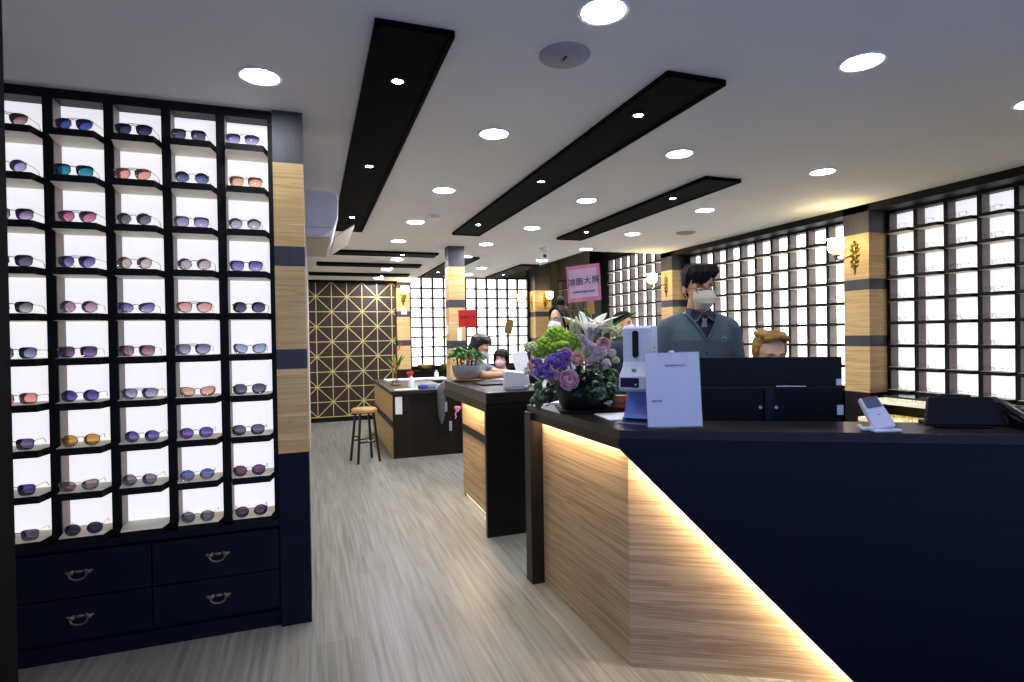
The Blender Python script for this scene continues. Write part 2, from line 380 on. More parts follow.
# ------------------------------------------------------------------ display shelves
def zigzag(bars, p, ch, depth, hw):
    """plan outline of one shelf: flush at every divider, standing proud by p between them (u along the row, v outward)"""
    pts = [(bars[0], 0)]
    for a, b in zip(bars[:-1], bars[1:]):
        pts += [(a+hw, 0), (a+hw+ch, p), (b-hw-ch, p), (b-hw, 0)]
    return pts + [(bars[-1], 0), (bars[-1], -depth), (bars[0], -depth)]
def display(name, label, M, bars, zs_, depth, proud, dt, st, lit, grp=None, ch=.045, top=None, lining=LINING):
    """local u=x along the row, local -y outward, z up"""
    t = thing(name, label, 'display shelf', M=M, group=grp)
    u0, u1 = bars[0], bars[-1]; zt = zs_[0]; zl = zs_[-1]
    MB().box((u0, depth-.02, zl), (u1, depth, zt)).build('lit_back_panel', lit, t)
    mb = MB()
    mb.box((u0-dt/2, depth, zl-st), (u1+dt/2, depth+.015, zt+.02))
    mb.box((u0-dt/2, -.001, zt), (u1+dt/2, depth, zt+.028))
    mb.build('carcass', BLACK, t)
    for u in bars:
        mb = MB().box((u-dt/2, .006, zl-st), (u+dt/2, depth-.002, zt)).mat(1).box((u-dt/2-.0005, -.002, zl-st), (u+dt/2+.0005, .006, zt))
        mb.build('divider', [lining, BLACK], t)
    for z in zs_[1:]:
        poly = [(u, -v) for u, v in zigzag(bars, proud, ch, depth-.001, dt/2)]
        mb = MB().prism(poly, z-st, z)
        me = mb
        n = len(poly)
        for k, f in enumerate(mb.f): mb.m[k] = 0
        o = mb.build('shelf', [BLACK, SHELFUP], t)
        for pg in o.data.polygons:
            if abs(pg.normal.z) > .9: pg.material_index = 1
    return t

# left display: faces the camera
LBARS = [-1.3325 + .2325*k for k in range(6)]
LZ = [2.555, 2.398, 2.194, 1.987, 1.785] + [1.582 - .1995*k for k in range(6)]
t = display('eyewear_display', 'tall black grid shelf of sunglasses with white lit backs on the left', Matrix.Translation((0, 3.11, 0)), LBARS, LZ, .115, .085, .038, .032, LIT_LEFT, ch=.014, lining=LINING_L)
MB().box((-1.36, .0, 2.56), (-.17, .12, ZC)).build('top_rail', BLACK, t)

# drawers under it
t = thing('drawer_cabinet', 'low blue-black drawer cabinet with four drawers under the sunglasses shelves', 'cabinet', (0, 3.10, 0))
MB().box((-1.40, .03, .075), (-.168, .24, .515)).box((-1.40, .012, 0), (-.168, .22, .075)).build('body', NAVY, t)
MB().box((-1.40, -.018, .515), (-.168, .24, .548)).build('top_board', NAVY, t, bevel=.003)
for (x0, x1, hx) in ((-1.38, -.733, -1.016), (-.727, -.172, -.449)):
    for z0, z1, hz in ((.293, .497, .396), (.1, .287, .192)):
        d = MB().box((x0, -.004, z0), (x1, .03, z1)).build('drawer', NAVY, t, bevel=.003)
        h = MB()
        for s in (-1, 1):
            h.ell((hx+s*.034, -.008, hz+.008), (.014, .006, .011), 12, 6).ell((hx+s*.047, -.007, hz+.013), (.008, .004, .006), 8, 5).ell((hx+s*.025, -.007, hz+.016), (.008, .004, .006), 8, 5)
            h.cyl((hx+s*.034, -.006, hz+.008), (hx+s*.034, -.022, hz+.008), .005, n=8)
        h.ell((hx, -.007, hz+.012), (.018, .004, .008), 10, 6)
        h.tube([(hx+.034*math.cos(a), -.022-.004*math.sin(a), hz+.006-.024*math.sin(a)) for a in [PI*k/12 for k in range(13)]], [.0032+.0016*math.sin(PI*k/12) for k in range(13)], 8)
        h.build('handle', PEWTER, d, smooth=True)

# ---- sunglasses
def lens_outline(style, w, h, n=28):
    pts = []
    for k in range(n):
        a = 2*PI*k/n; c, s_ = math.cos(a), math.sin(a)
        e = {'round': 2.1, 'square': 3.6, 'aviator': 2.5, 'cat': 2.8, 'hex': 2.6}[style]
        x = math.copysign(abs(c)**(2/e), c); z = math.copysign(abs(s_)**(2/e), s_)
        if style == 'aviator': x *= 1 + .14*z; z = z*(1 - .10*x) if z < 0 else z*.88
        if style == 'cat': z += .22*x*(z > 0) ; x *= 1 + .12*z
        if style == 'square': x *= 1 + .08*z
        if style == 'hex': x *= 1 - .06*abs(z)
        pts.append((x*w/2, z*h/2))
    return pts
def glasses_parts(style, W=.148, lw=.06, lh=.05, rim=.0016, mirrored=False):
    """front at y=0 facing -y, resting on z=0; the temples run back to +y. Returns meshes for frame, lens (origin in its middle), temple"""
    zc = lh/2 + .003; cx = W/2 - lw/2 - .003
    f = MB()
    out = lens_outline(style, lw, lh)
    for s in (-1, 1):
        f.tube([(s*(cx + x), .0015 + .006*(x/(lw/2))**2*(1 if x > 0 else .3), zc + z) for x, z in out], rim, 6, True)
    bz = zc + lh*.22
    f.tube([(-cx+lw*.46, .001, bz), (-.006, -.003, bz+.005), (.006, -.003, bz+.005), (cx-lw*.46, .001, bz)], rim*1.1, 6)
    if style == 'aviator': f.tube([(-cx+lw*.3, .001, zc+lh*.42), (0, -.002, zc+lh*.46), (cx-lw*.3, .001, zc+lh*.42)], rim, 6)
    for s in (-1, 1):
        f.tube([(s*.012, .002, bz-.006), (s*.011, .009, bz-.012), (s*.012, .010, bz-.018)], rim*.8, 5)
        f.box((s*(W/2-.006), 0, zc+lh*.18), (s*(W/2), .008, zc+lh*.30))
    l = MB()
    nn = len(out)
    for y in (0, .0016): l.add([(x, y + .006*(x/(lw/2))**2*(1 if x > 0 else .3), z) for x, z in out], [])
    l.f = [tuple(range(nn)), tuple(range(nn, 2*nn))[::-1]] + [(i, (i+1) % nn, nn+(i+1) % nn, nn+i) for i in range(nn)]; l.m = [0]*len(l.f)
    tp = MB().tube([(0, .004, 0), (0, .05, .0), (.001, .10, -.002), (-.002, .122, -.012), (-.004, .138, -.028)], [rim*.8, rim*.65, rim*.65, rim*.9, rim*.8], 6)
    return f.mesh('frame'), l.mesh('lens'), tp.mesh('temple'), cx, zc, W, lh
STYLES = {}
def glasses(name, label, M, style, frame_m, lens_m, dims=(.148, .06, .05), group=None):
    key = (style, dims)
    if key not in STYLES:
        g = glasses_parts(style, *dims)
        for me in g[:3]:
            me.materials.append(None); me.shade_smooth()
        STYLES[key] = g
    fm, lm, tm, cx, zc, W, lh = STYLES[key]
    t = thing(name, label, 'sunglasses', M=M, group=group)
    def put(nm, me, m, loc=(0,0,0), sx=1):
        o = bpy.data.objects.new(nm, me); C.objects.link(o); o.parent = t; o.location = loc; o.scale = (sx, 1, 1)
        o.material_slots[0].link = 'OBJECT'; o.material_slots[0].material = m
        return o
    put('frame', fm, frame_m)
    for s in (-1, 1):
        put('lens', lm, lens_m, (s*cx, 0, zc), s); put('temple', tm, frame_m, (s*(W/2-.002), 0, zc+lh*.24), s)
    return t
LENS = {}
def lens_mat(top, bot):
    k = (top, bot)
    if k in LENS: return LENS[k]
    m = bpy.data.materials.new('tinted_lens'); m.use_nodes = True; N, L = m.node_tree.nodes, m.node_tree.links
    N.remove(N['Principled BSDF']); out = N['Material Output']
    tc = N.new('ShaderNodeTexCoord'); sp = N.new('ShaderNodeSeparateXYZ'); r = N.new('ShaderNodeValToRGB')
    L.new(tc.outputs['Generated'], sp.inputs[0]); L.new(sp.outputs['Z'], r.inputs['Fac'])
    r.color_ramp.elements[0].color = tuple(x**.33 for x in lin(bot)); r.color_ramp.elements[1].color = tuple(x**.38 for x in lin(top))
    r.color_ramp.elements[0].position = .12; r.color_ramp.elements[1].position = .75
    tr = N.new('ShaderNodeBsdfTransparent'); gl = N.new('ShaderNodeBsdfGlossy'); gl.inputs['Roughness'].default_value = .06
    fr = N.new('ShaderNodeFresnel'); fr.inputs['IOR'].default_value = 1.45
    mx = N.new('ShaderNodeMixShader'); L.new(r.outputs['Color'], tr.inputs['Color'])
    di = N.new('ShaderNodeBsdfDiffuse'); L.new(r.outputs['Color'], di.inputs['Color']); m0 = N.new('ShaderNodeMixShader'); m0.inputs[0].default_value = .08
    L.new(tr.outputs[0], m0.inputs[1]); L.new(di.outputs[0], m0.inputs[2])
    L.new(fr.outputs[0], mx.inputs[0]); L.new(m0.outputs[0], mx.inputs[1]); L.new(gl.outputs[0], mx.inputs[2]); L.new(mx.outputs[0], out.inputs['Surface'])
    LENS[k] = m; return m
FR_S = mat('silver_frame', 'a9a6a4', .3, .8, noise=0); FR_G = mat('gold_frame', 'b59a6a', .3, .8, noise=0); FR_B = mat('black_frame', '1c1a22', .35, noise=0); FR_R = mat('rose_frame', 'b07a70', .3, .6, noise=0)
FR = {'s': FR_S, 'g': FR_G, 'b': FR_B, 'r': FR_R}
# (colour words, top tint, bottom tint, style, frame)
SG = [
 [('brown-red', '6a2f33', 'a89090', 'aviator', 's'), ('bright blue', '1e2c86', '2f3f9c', 'aviator', 's'), ('navy black', '15152c', '26264a', 'aviator', 'b'), ('charcoal', '26283a', '3b3f55', 'square', 's'), ('violet-grey gradient', '4b4690', 'a09cc0', 'aviator', 's')],
 [('lavender', '7a74b8', 'b3a8d8', 'round', 's'), ('teal', '13607e', '1f7f98', 'square', 'b'), ('coral pink', 'e38a84', 'eea29a', 'aviator', 'g'), ('slate blue', '2a2f5c', '50547e', 'round', 's'), ('peach orange', 'e39b70', 'efb48e', 'square', 'g')],
 [('mauve gradient', '543c70', 'b59cc4', 'square', 'b'), ('rose pink', 'a5446a', 'd0889f', 'aviator', 's'), ('dark grey', '45434c', '6a6870', 'round', 's'), ('lilac', '7a67a0', 'a795c4', 'square', 's'), ('pale grey', '8a8ca4', 'a8aabb', 'round', 's')],
 [('dark slate', '2c3048', '4d526c', 'square', 'b'), ('indigo', '403d88', '837dba', 'aviator', 's'), ('pale beige', 'b9a7a0', 'cdbfb8', 'round', 'g'), ('rosy grey', 'a89aa0', 'beb2b6', 'round', 's'), ('violet', '54489a', '8a7cc0', 'square', 's')],
 [('khaki gradient', '4c4c52', 'b9b09a', 'square', 'b'), ('pink mauve', '8f6496', 'c8a0b8', 'round', 's'), ('periwinkle', '4c4c92', '9a98cc', 'cat', 's'), ('salmon pink', 'd98a86', 'ecb0a8', 'aviator', 'g'), ('blue-black', '2b2e48', '464a68', 'hex', 'b')],
 [('steel blue', '4a5070', '868cb0', 'square', 'b'), ('dark plum', '3a2a50', '6c5684', 'square', 's'), ('rosewood', '6f4656', 'a37c88', 'square', 's'), ('smoky lavender', '5c6080', 'a3a5c2', 'aviator', 's'), ('pale blue', '7c8cc0', 'a9b8e0', 'cat', 's')],
 [('coral red', 'e87c78', 'f29c92', 'square', 'r'), ('deep indigo', '2e2776', '5a4fa6', 'round', 's'), ('silvery lavender', '707092', 'b4b4d0', 'aviator', 's'), ('peach pink', 'd98c78', 'efb6a4', 'cat', 'g'), ('graphite', '3b3f54', '565a72', 'hex', 'b')],
 [('muted purple', '4a3a68', '82709c', 'square', 'b'), ('amber orange', 'c07c28', 'dca258', 'round', 'g'), ('blue-violet', '3c3a8c', '7c78c4', 'round', 's'), ('bright purple', '4c348c', '8c6cc0', 'round', 's'), ('iron grey', '464a60', '6c7088', 'hex', 'b')],
 [('royal purple', '3a2a78', '7060a8', 'square', 'b'), ('taupe rose', '8c7678', 'b39c9a', 'cat', 's'), ('dusty mauve', '76648a', 'b09cb8', 'round', 's'), ('half-clear blue', '3c48a0', 'd8d8ec', 'round', 's'), ('wine purple', '58305e', '96729c', 'round', 'b')],
 [('brown mauve', '5c4a68', '96808c', 'square', 's'), ('black', '1e2134', '363a54', 'round', 'r'), None, ('ash grey', '62667a', '888a98', 'round', 's'), ('plum red', '54304e', '8c6486', 'round', 'b')],
]
ROWN = ['top', 'second', 'third', 'fourth', 'fifth', 'sixth', 'seventh', 'eighth', 'ninth', 'bottom']
COLN = ['leftmost', 'second', 'middle', 'fourth', 'rightmost']
SIZES = {'aviator': (.152, .063, .052), 'round': (.146, .058, .051), 'square': (.15, .061, .047), 'cat': (.15, .061, .044), 'hex': (.15, .060, .049)}
for r_, row in enumerate(SG):
    for c_, g in enumerate(row):
        if g is None: continue
        x = (LBARS[c_]+LBARS[c_+1])/2 + (0.0 if c_ else -.002); z = LZ[r_+1]
        x += random.uniform(-.012, .008); rz = random.uniform(-.16, .12)*(.3 if c_ == 0 else 1)
        M = Matrix.Translation((x, 3.045, z+.0006)) @ Matrix.Rotation(rz, 4, 'Z')
        glasses('sunglasses', '%s tinted sunglasses on the %s shelf, %s column of the left display' % (g[0], ROWN[r_], COLN[c_]), M, g[3], FR[g[4]], lens_mat(g[1], g[2]), SIZES[g[3]], 'sunglasses on the lit left display')

# ---- right wall displays: face the aisle (-x)
def right_M(x): return Matrix(((0, 1, 0, x), (-1, 0, 0, 0), (0, 0, 1, 0), (0, 0, 0, 1)))     # local x -> -y, local y -> +x
RZ = [2.512] + [2.35 - .2067*k for k in range(8)]
XR = 5.02
B1 = [-(3.785 - .2535*k) for k in range(7)]
B2 = [-(6.69 - .2506*k) for k in range(11)]
B3 = [-(9.0 - .2445*k) for k in range(8)]
RZ3 = [2.765, 2.557] + RZ[1:]
display('eyewear_display', 'black grid shelf with white lit backs on the right wall, nearest the camera', right_M(XR), B1, RZ, .12, .06, .032, .028, LIT_NEAR, ch=.012)
display('eyewear_display', 'wide bright grid shelf behind the standing man, between the two sconce pillars', right_M(XR), B2, RZ, .122, .06, .032, .028, LIT_RIGHT, ch=.012)
display('eyewear_display', 'tall bright grid shelf right of the pink greeting sign, beyond the farther sconce pillar', right_M(XR), B3, RZ3, .118, .06, .026, .026, LIT_RIGHT, ch=.012)
B4 = [-(10.43 - .218*k) for k in range(7)]
display('eyewear_display', 'dim brownish grid shelf behind the pink greeting sign at the far right corner', right_M(4.68), B4, [2.50] + RZ[1:], .16, .03, .02, .02, LIT_DIM, ch=.03)
struct(MB().box((4.68, 9.06, 2.53), (4.9, 10.45, 2.95)).box((5.03, 7.06, 2.79), (5.3, 9.06, 2.95)).box((4.69, 9.06, 0), (4.90, 9.1, 2.95)).build('trim_far', DARKCEIL))
# back display faces the camera
BB = [1.77 + .2157*k for k in range(12)]
BZ = [2.575 - .1855*k for k in range(10)]
display('eyewear_display', 'brilliant white lit grid shelf across the rear wall', Matrix.Translation((0, 10.72, 0)), BB, BZ, .1, .006, .03, .028, LIT_BACK, ch=.01)

# ---- clear spectacles on the right wall (one mesh each: they show as a few thin lines)
def spec_mesh(frame_m):
    f, l, tp, cx, zc, W, lh = glasses_parts('square', .138, .054, .038, .0013)
    mb = MB(); add = lambda me, M: mb.add([v.co for v in me.vertices], [tuple(p.vertices) for p in me.polygons], M)
    add(f, Matrix())
    for s in (-1, 1): add(tp, Matrix.Translation((s*(W/2-.002), 0, zc+lh*.24)) @ Matrix.Diagonal((s, 1, 1, 1)))
    me = mb.mesh('eyeglasses'); me.materials.append(frame_m); me.shade_smooth(); return me
SPECS = [spec_mesh(m) for m in (FR_B, FR_S, mat('grey_frame', '4a4a55', .3, .5, noise=0), FR_B)]
def spec(M, label, group):
    o = bpy.data.objects.new('eyeglasses', random.choice(SPECS)); C.objects.link(o); o.matrix_basis = M
    tag(o, label, 'eyeglasses', group)
RNAME = ['top', 'second', 'third', 'fourth', 'fifth', 'sixth', 'seventh', 'eighth', 'ninth', 'tenth']
def fill(bars, zrow, where, group, cond, x=XR):
    for i, z in enumerate(zrow[1:]):
        for k in range(len(bars)-1):
            u = (bars[k]+bars[k+1])/2 + random.uniform(-.01, .01)
            p = Vector((x-.058, -u, z+.0006))
            px, py = proj(p + Vector((.03, 0, .02)))
            if not cond(px, py): continue
            M = Matrix.Translation(p) @ Matrix.Rotation(-PI/2 + random.uniform(-.1, .1), 4, "Z")
            spec(M, 'thin-framed clear eyeglasses, %s shelf down, %s column %s' % (RNAME[i], ORD[k] if where[1] else ORD[len(bars)-2-k], where[0]), group)
fill(B1, RZ, ('from the near sconce pillar', True), 'eyeglasses on the near right wall shelf', lambda x, y: 880 < x < 1030)
man = lambda x, y: 656 < x < 745 and y > 262
fill(B2, RZ, ('left of the near sconce pillar', False), 'eyeglasses on the shelf behind the standing man', lambda x, y: 676 < x < 846 and y < 350 and not man(x, y) and not (752 < x < 797 and y > 334))
fill(B3, RZ3, ('from the farther sconce pillar', False), 'eyeglasses on the shelf beyond the farther sconce pillar', lambda x, y: 603 < x < 663 and y < 330 and not (x < 640 and y > 308))
# ------------------------------------------------------------------ near reception counter
C0 = Vector((1.234, 2.134)); U2 = Vector((.872, -.489)).normalized(); N2 = Vector((-U2.y, U2.x))
def FC(s, p): q = C0 + U2*s + N2*p; return (q.x, q.y)
FCM = Matrix(((U2.x, N2.x, 0, C0.x), (U2.y, N2.y, 0, C0.y), (0, 0, 1, 0), (0, 0, 0, 1)))     # local x along the front, y inward, z up
LF, S1 = 2.0, .945
t = thing('reception_counter', 'near angled reception counter with blue-black sloping front over glowing wood panels', 'counter', (0, 0, 0))
inner = [FC(LF, .30), None, (1.66, 3.16), (1.205, 3.16)]
# inner corner: x = 1.66 meets the line p = .34
s_i = (1.66 - C0.x - N2.x*.30)/U2.x; inner[1] = FC(s_i, .30)
MB().prism([FC(0, 0), FC(LF, 0)] + inner, 1.0, 1.04).build('worktop', W_TOP, t, bevel=.002)
MB().prism([(C0.x+.0005, C0.y+.012), (1.2075, 3.07), (1.225, 3.07), (C0.x+.018, C0.y+.015)], .955, 1.0).build('apron', W_DARK, t)
MB().prism([(0.0005, .955), (0.0005, 1.0), (LF, 1.0), (LF, 0), (S1, 0)], 0, .014, FCM @ Matrix(((1,0,0,0),(0,0,1,0),(0,1,0,0),(0,0,0,1)))).build('sloping_front', NAVY, t)
MB().box((1.187, 3.072, 0), (1.64, 3.165, .999)).build('end_panel', W_DARKV, t, bevel=.002)
p_c = .045
# corner where the recessed side panel meets the recessed front panel
PA, PB = Vector((1.264, 3.071)), Vector((1.286, 2.146))
s_c = 0.0; dl = PB - PA
tt_ = ((C0 + N2*p_c - PA).dot(N2))/dl.dot(N2); pcv = PA + dl*tt_; s_c = (pcv - C0).dot(U2)
MB().prism([tuple(PA), tuple(pcv), (pcv.x+.022, pcv.y+.012), (PA.x+.02, PA.y)], 0, .999).build('side_wood_panel', W_PANEL, t)
MB().box((s_c, p_c, 0), (LF, p_c+.02, .999), FCM).build('front_wood_panel', W_PANEL, t)
MB().box((1.60, 2.75, 0), (1.62, 3.07, .999)).box((s_i, .28, 0), (LF, .30, .999), FCM).build('inner_panel', W_DARK, t)
MB().prism([(1.226, 3.06), (C0.x+.022, C0.y+.05), (C0.x+.032, C0.y+.05), (1.236, 3.06)], .985, .999).build('light_strip', LED, t)
dx, dz = S1, -.955; ln = math.hypot(dx, dz); nx, nz = -dz/ln, dx/ln      # normal pointing up/right of the slope
q0, q1 = Vector((0.05, 0, .955-.05*.955/S1)), Vector((S1-.02, 0, .02))
off = Vector((nx, 0, nz))*.022
mb = MB(); mb.tube([Vector((a.x, .022, a.z)) for a in (q0+off, q1+off)], .005, 6, M=FCM); mb.build('light_strip', LED, t)

# inner desk behind the ledge
t = thing('staff_desk', 'low dark staff desk behind the front of the reception counter', 'desk', (0, 0, 0))
MB().box((s_i+.02, .32, .76), (LF, .60, .79), FCM).build('desktop', W_TOP, t)
for s in (s_i+.04, LF-.1): MB().box((s, .36, 0), (s+.03, .58, .76), FCM).build('leg_panel', W_DARK, t)

# ------------------------------------------------------------------ middle counter
t = thing('service_counter', 'middle dark counter with glowing wood side panels, carrying the potted plant', 'counter', (0, 0, 0))
MB().prism([(1.17, 3.89), (1.70, 3.89), (1.70, 4.98), (1.36, 5.23), (1.17, 5.23)], .965, 1.043).build('worktop', W_TOP, t, bevel=.003)
MB().box((1.17, 3.90, 0), (1.70, 3.94, .965)).build('end_panel', W_DARK, t)
MB().box((1.30, 5.02, 0), (1.62, 5.05, .965)).build('end_panel', W_DARK, t)
MB().box((1.173, 3.94, .9), (1.19, 5.30, .965)).build('apron', W_DARK, t)
MB().box((1.292, 3.94, .66), (1.31, 5.05, .965)).build('upper_wood_panel', W_PANEL, t)
MB().box((1.285, 3.94, .595), (1.31, 5.05, .66)).build('dark_band', W_DARK, t)
MB().box((1.292, 3.94, .035), (1.31, 5.05, .595)).build('lower_wood_panel', W_PANEL, t)
MB().box((1.60, 3.94, 0), (1.62, 5.05, .965)).build('back_panel', W_DARK, t)
mb = MB()
for k in range(6): mb.box((1.215, 4.0+k*.175, .956), (1.235, 4.09+k*.175, .9645))
mb.build('light_strip', LEDM, t)
mb = MB().box((1.302, 3.99, .020), (1.316, 5.0, .034)); mb.build('floor_light_strip', LEDW, t)

# ------------------------------------------------------------------ far desk
t = thing('service_desk', 'far low dark desk with an oak side, beside the wooden stool', 'desk', (0, 0, 0))
MB().prism([(.885, 6.85), (1.81, 6.85), (1.81, 7.05), (1.645, 7.05), (1.645, 8.95), (.885, 8.95)], .765, .81).build('worktop', W_TOP, t, bevel=.003)
MB().box((.905, 6.87, 0), (1.80, 6.90, .765)).build('front_panel', W_DARKV, t)
MB().box((.905, 6.90, 0), (.925, 8.93, .36)).box((.905, 6.90, .44), (.925, 8.93, .765)).build('oak_side', W_PILLAR, t)
MB().box((.90, 6.90, .36), (.925, 8.93, .44)).build('dark_band', W_DARK, t)
MB().box((1.10, 6.862, .66), (1.36, 6.872, .74)).build('drawer_recess', BLACK, t)

# stool
sx, sy = .575, 6.90
t = thing('bar_stool', 'round-seated wooden stool with dark legs beside the far desk', 'stool', (sx, sy, 0), R(15))
t.scale = (.8, .8, 1)
SEATW = wood('beech_seat', [(.3, 'a97c46'), (.5, 'c09355'), (.7, 'cba263')], (3, 30, 30), .4)
MB().lathe([(.0, .575), (.165, .575), (.182, .59), (.185, .612), (.172, .626), (.0, .63)], 32).build('seat', SEATW, t, smooth=True)
for a in range(4):
    c, s = math.cos(PI/4+a*PI/2), math.sin(PI/4+a*PI/2)
    MB().box((-.016, -.016, 0), (.016, .016, 1), Matrix(((1, 0, -.09*c, .23*c), (0, 1, -.09*s, .23*s), (0, 0, .578, 0), (0, 0, 0, 1)))).build('leg', BLACKM, t, bevel=.003)
for z, r in ((.24, .193), (.30, .183)):
    for a in range(2):
        a0 = PI/4 + (a*2 + (1 if z > .27 else 0))*PI/2
        MB().cyl((r*math.cos(a0), r*math.sin(a0), z), (r*math.cos(a0+PI/2), r*math.sin(a0+PI/2), z), .011, n=8).build('rung', BLACKM, t)

# gold lattice screen
t = thing('lattice_screen', 'dark brown wall screen with gold star lattice at the end of the aisle', 'screen', (0, 10.37, 0))
MB().box((-.028, 0, .08), (1.44, .05, 2.46)).build('panel', mat('brown_panel', '2c1f1a', .45), t)
MB().box((-.028, .005, 0), (1.44, .05, .08)).build('base', BLACK, t)
g = MB(); p_ = .2578; cols = [.087 + p_*k for k in range(6)]; rows = [.09 + .261*k for k in range(10)]
for x in cols: g.box((x-.0065, -.012, .085), (x+.0065, 0, 2.446))
for z in rows: g.box((-.028, -.012, z-.0065), (1.44, 0, z+.0065))
def bar(a, b, w=.0065):
    a, b = Vector(a), Vector(b); d = (b-a).normalized(); n = Vector((-d.z, 0, d.x))*w
    v = [a-n, b-n, b+n, a+n]; g.add([(q.x, -.011, q.z) for q in v] + [(q.x, 0, q.z) for q in v], [(3,2,1,0),(4,5,6,7),(0,1,5,4),(1,2,6,5),(2,3,7,6),(3,0,4,7)])
for i in range(-1, 6):
    for j in range(9):
        x0, x1 = .087+p_*i, .087+p_*(i+1); z0, z1 = rows[j], rows[j+1]
        # stars sit where (col + row from the top) is odd
        st = lambda a, b: (a + (9-b)) % 2 == 1
        A, B = (x0, z0), (x1, z1)
        if not st(i, j): A, B = (x0, z1), (x1, z0)
        xa, za = A; xb, zb_ = B
        if xa < -.028: f = (-.028-xa)/(xb-xa); za += (zb_-za)*f; xa = -.028
        if xb > 1.44: f = (1.44-xa)/(xb-xa); zb_ = za+(zb_-za)*f; xb = 1.44
        bar((xa, 0, za), (xb, 0, zb_))
g.build('gold_lattice', GOLD, t)

# dark rear bench with amber bowls under the lit rear shelves
t = thing('rear_cabinet', 'dark low cabinet under the lit rear shelves', 'cabinet', (0, 0, 0))
MB().box((1.77, 10.35, 0), (4.16, 10.70, .80)).build('body', BLACK, t)
MB().box((1.76, 10.32, .80), (4.17, 10.70, .84)).build('top', mat('gloss_black', '121214', .12), t, bevel=.004)
for x in (1.98, 2.42):
    o = tag(MB().lathe([(.0, 0), (.07, .002), (.13, .05), (.145, .10), (.138, .10), (.12, .05), (.06, .012), (0, .01)], 28).build('glass_bowl', mat('amber_glass', 'a8842e', .15, .4), smooth=True), 'amber bowl on the dark rear cabinet, ' + ('nearer the gold lattice screen' if x < 2.1 else 'nearer the wood column'), 'bowl', 'amber bowls'); o.location = (x, 10.46, .8405)
t = tag(MB().cyl((0, 0, 0), (0, 0, .10), .035).cyl((0, 0, .10), (0, 0, .13), .016).build('lotion_bottle', WHITEP, bevel=.004), 'small white bottle behind the far desk by the wood column', 'bottle'); t.location = (1.80, 8.6, .8105)
t = tag(MB().box((0, 0, 0), (.9, .25, .03)).build('serving_tray', PAPER, bevel=.008), 'long pale tray lying along the back of the far desk', 'tray'); t.location = (1.0, 8.3, .8105)

# right wall counter with lit shelves
t = thing('showcase_counter', 'dark counter with yellow-lit spectacle shelves below the right wall display', 'counter', (0, 0, 0))
GLOW = emit('olive_lit_shelf', 'c2bb48', .5); GLOW2 = emit('amber_lit_shelf', 'c99a3e', .42)
X0, Y0, Y1 = 4.40, 1.2, 3.55
MB().box((X0+.30, Y0, 0), (4.98, Y1, .862)).box((X0, Y1, 0), (4.98, Y1+.02, .862)).box((X0, Y0, 0), (X0+.3, Y1, .639)).build('body', BLACK, t)
MB().box((X0+.26, Y0, .862), (4.95, Y1+.02, .882)).build('top', mat('gloss_black_top', '17171a', .15), t)
MB().box((X0-.02, Y0, .845), (X0+.29, Y1, .866)).build('lit_shelf', [GLOW], t)
MB().box((X0-.06, Y0, .69), (X0+.30, Y1, .72)).build('lit_shelf', [GLOW2], t)
MB().box((X0-.06, Y0, .64), (X0+.30, Y1, .689)).build('shelf_edge', W_PILLAR, t)
for lv, (x, z) in enumerate(((X0+.04, .8665), (X0+.0, .7205))):
    for k in range(4):
        y = 3.35 - k*.2
        o = bpy.data.objects.new('eyeglasses', SPECS[0]); C.objects.link(o)
        o.matrix_basis = Matrix.Translation((x, y, z)) @ Matrix.Rotation(-PI/2, 4, 'Z')
        tag(o, 'dark spectacles on the %s yellow-lit shelf at right, %s from the sconce pillar' % (('upper', 'lower')[lv], ORD[k]), 'eyeglasses', 'spectacles on the yellow-lit shelves')
t = thing('base_cabinet', 'dark base cabinet behind the standing man, under the wide bright display', 'cabinet', (0, 0, 0))
MB().box((4.72, 4.15, 0), (5.34, 6.75, .84)).build('body', BLACK, t)
MB().box((4.70, 4.12, .84), (5.0, 6.77, .87)).build('top', mat('gloss_black_board', '17171a', .2), t)

# ------------------------------------------------------------------ sconces
def sconce(M, label):
    """local: backplate on y = 0 facing -y"""
    t = thing('wall_sconce', label, 'wall lamp', M=M, group='brass wall sconces')
    b = MB()
    b.ell((0, -.006, 0), (.028, .012, .05), 16, 10).ell((0, -.01, .075), (.022, .012, .045), 14, 8).ell((0, -.009, .125), (.014, .009, .03), 12, 8)
    b.ell((0, -.008, -.07), (.018, .010, .05), 14, 8).ell((0, -.006, -.125), (.010, .007, .04), 12, 8)
    for s in (-1, 1):
        for z, l, a in ((.06, .034, .5), (.02, .036, -.2), (-.03, .03, -.6), (.10, .024, .9), (-.075, .022, -.9)):
            b.ell((0, 0, 0), (l, .008, .014), 10, 6, Matrix.Translation((s*.02, -.008, z)) @ Matrix.Rotation(-s*a, 4, 'Y'))
    b.build('backplate', BRASS, t, smooth=True)
    MB().tube([(0, -.012, 0), (0, -.05, .012), (0, -.09, .0), (0, -.16, -.03), (0, -.215, -.028), (0, -.235, 0.0)], [.008, .007, .007, .007, .007, .008], 8).ell((0, -.235, -.022), (.013, .013, .013)).build('arm', BRASS, t, smooth=True)
    MB().lathe([(.006, 0), (.032, .006), (.036, .016), (.022, .03), (.02, .045)], 20, Matrix.Translation((0, -.235, -.005))).build('cup', BRASS, t, smooth=True)
    MB().lathe([(.024, .035), (.056, .048), (.072, .085), (.064, .125), (.066, .15), (.074, .168), (.069, .168), (.060, .15), (.058, .125), (.066, .085), (.05, .055), (.02, .04)], 24, Matrix.Translation((0, -.235, -.005))).build('shade', SHADE, t, smooth=True)
MX = lambda p: Matrix.Translation(p) @ Matrix.Rotation(-PI/2, 4, 'Z')
sconce(MX((4.80, 3.94, 2.13)), 'brass sconce with a lit white shade on the near right wall pillar')
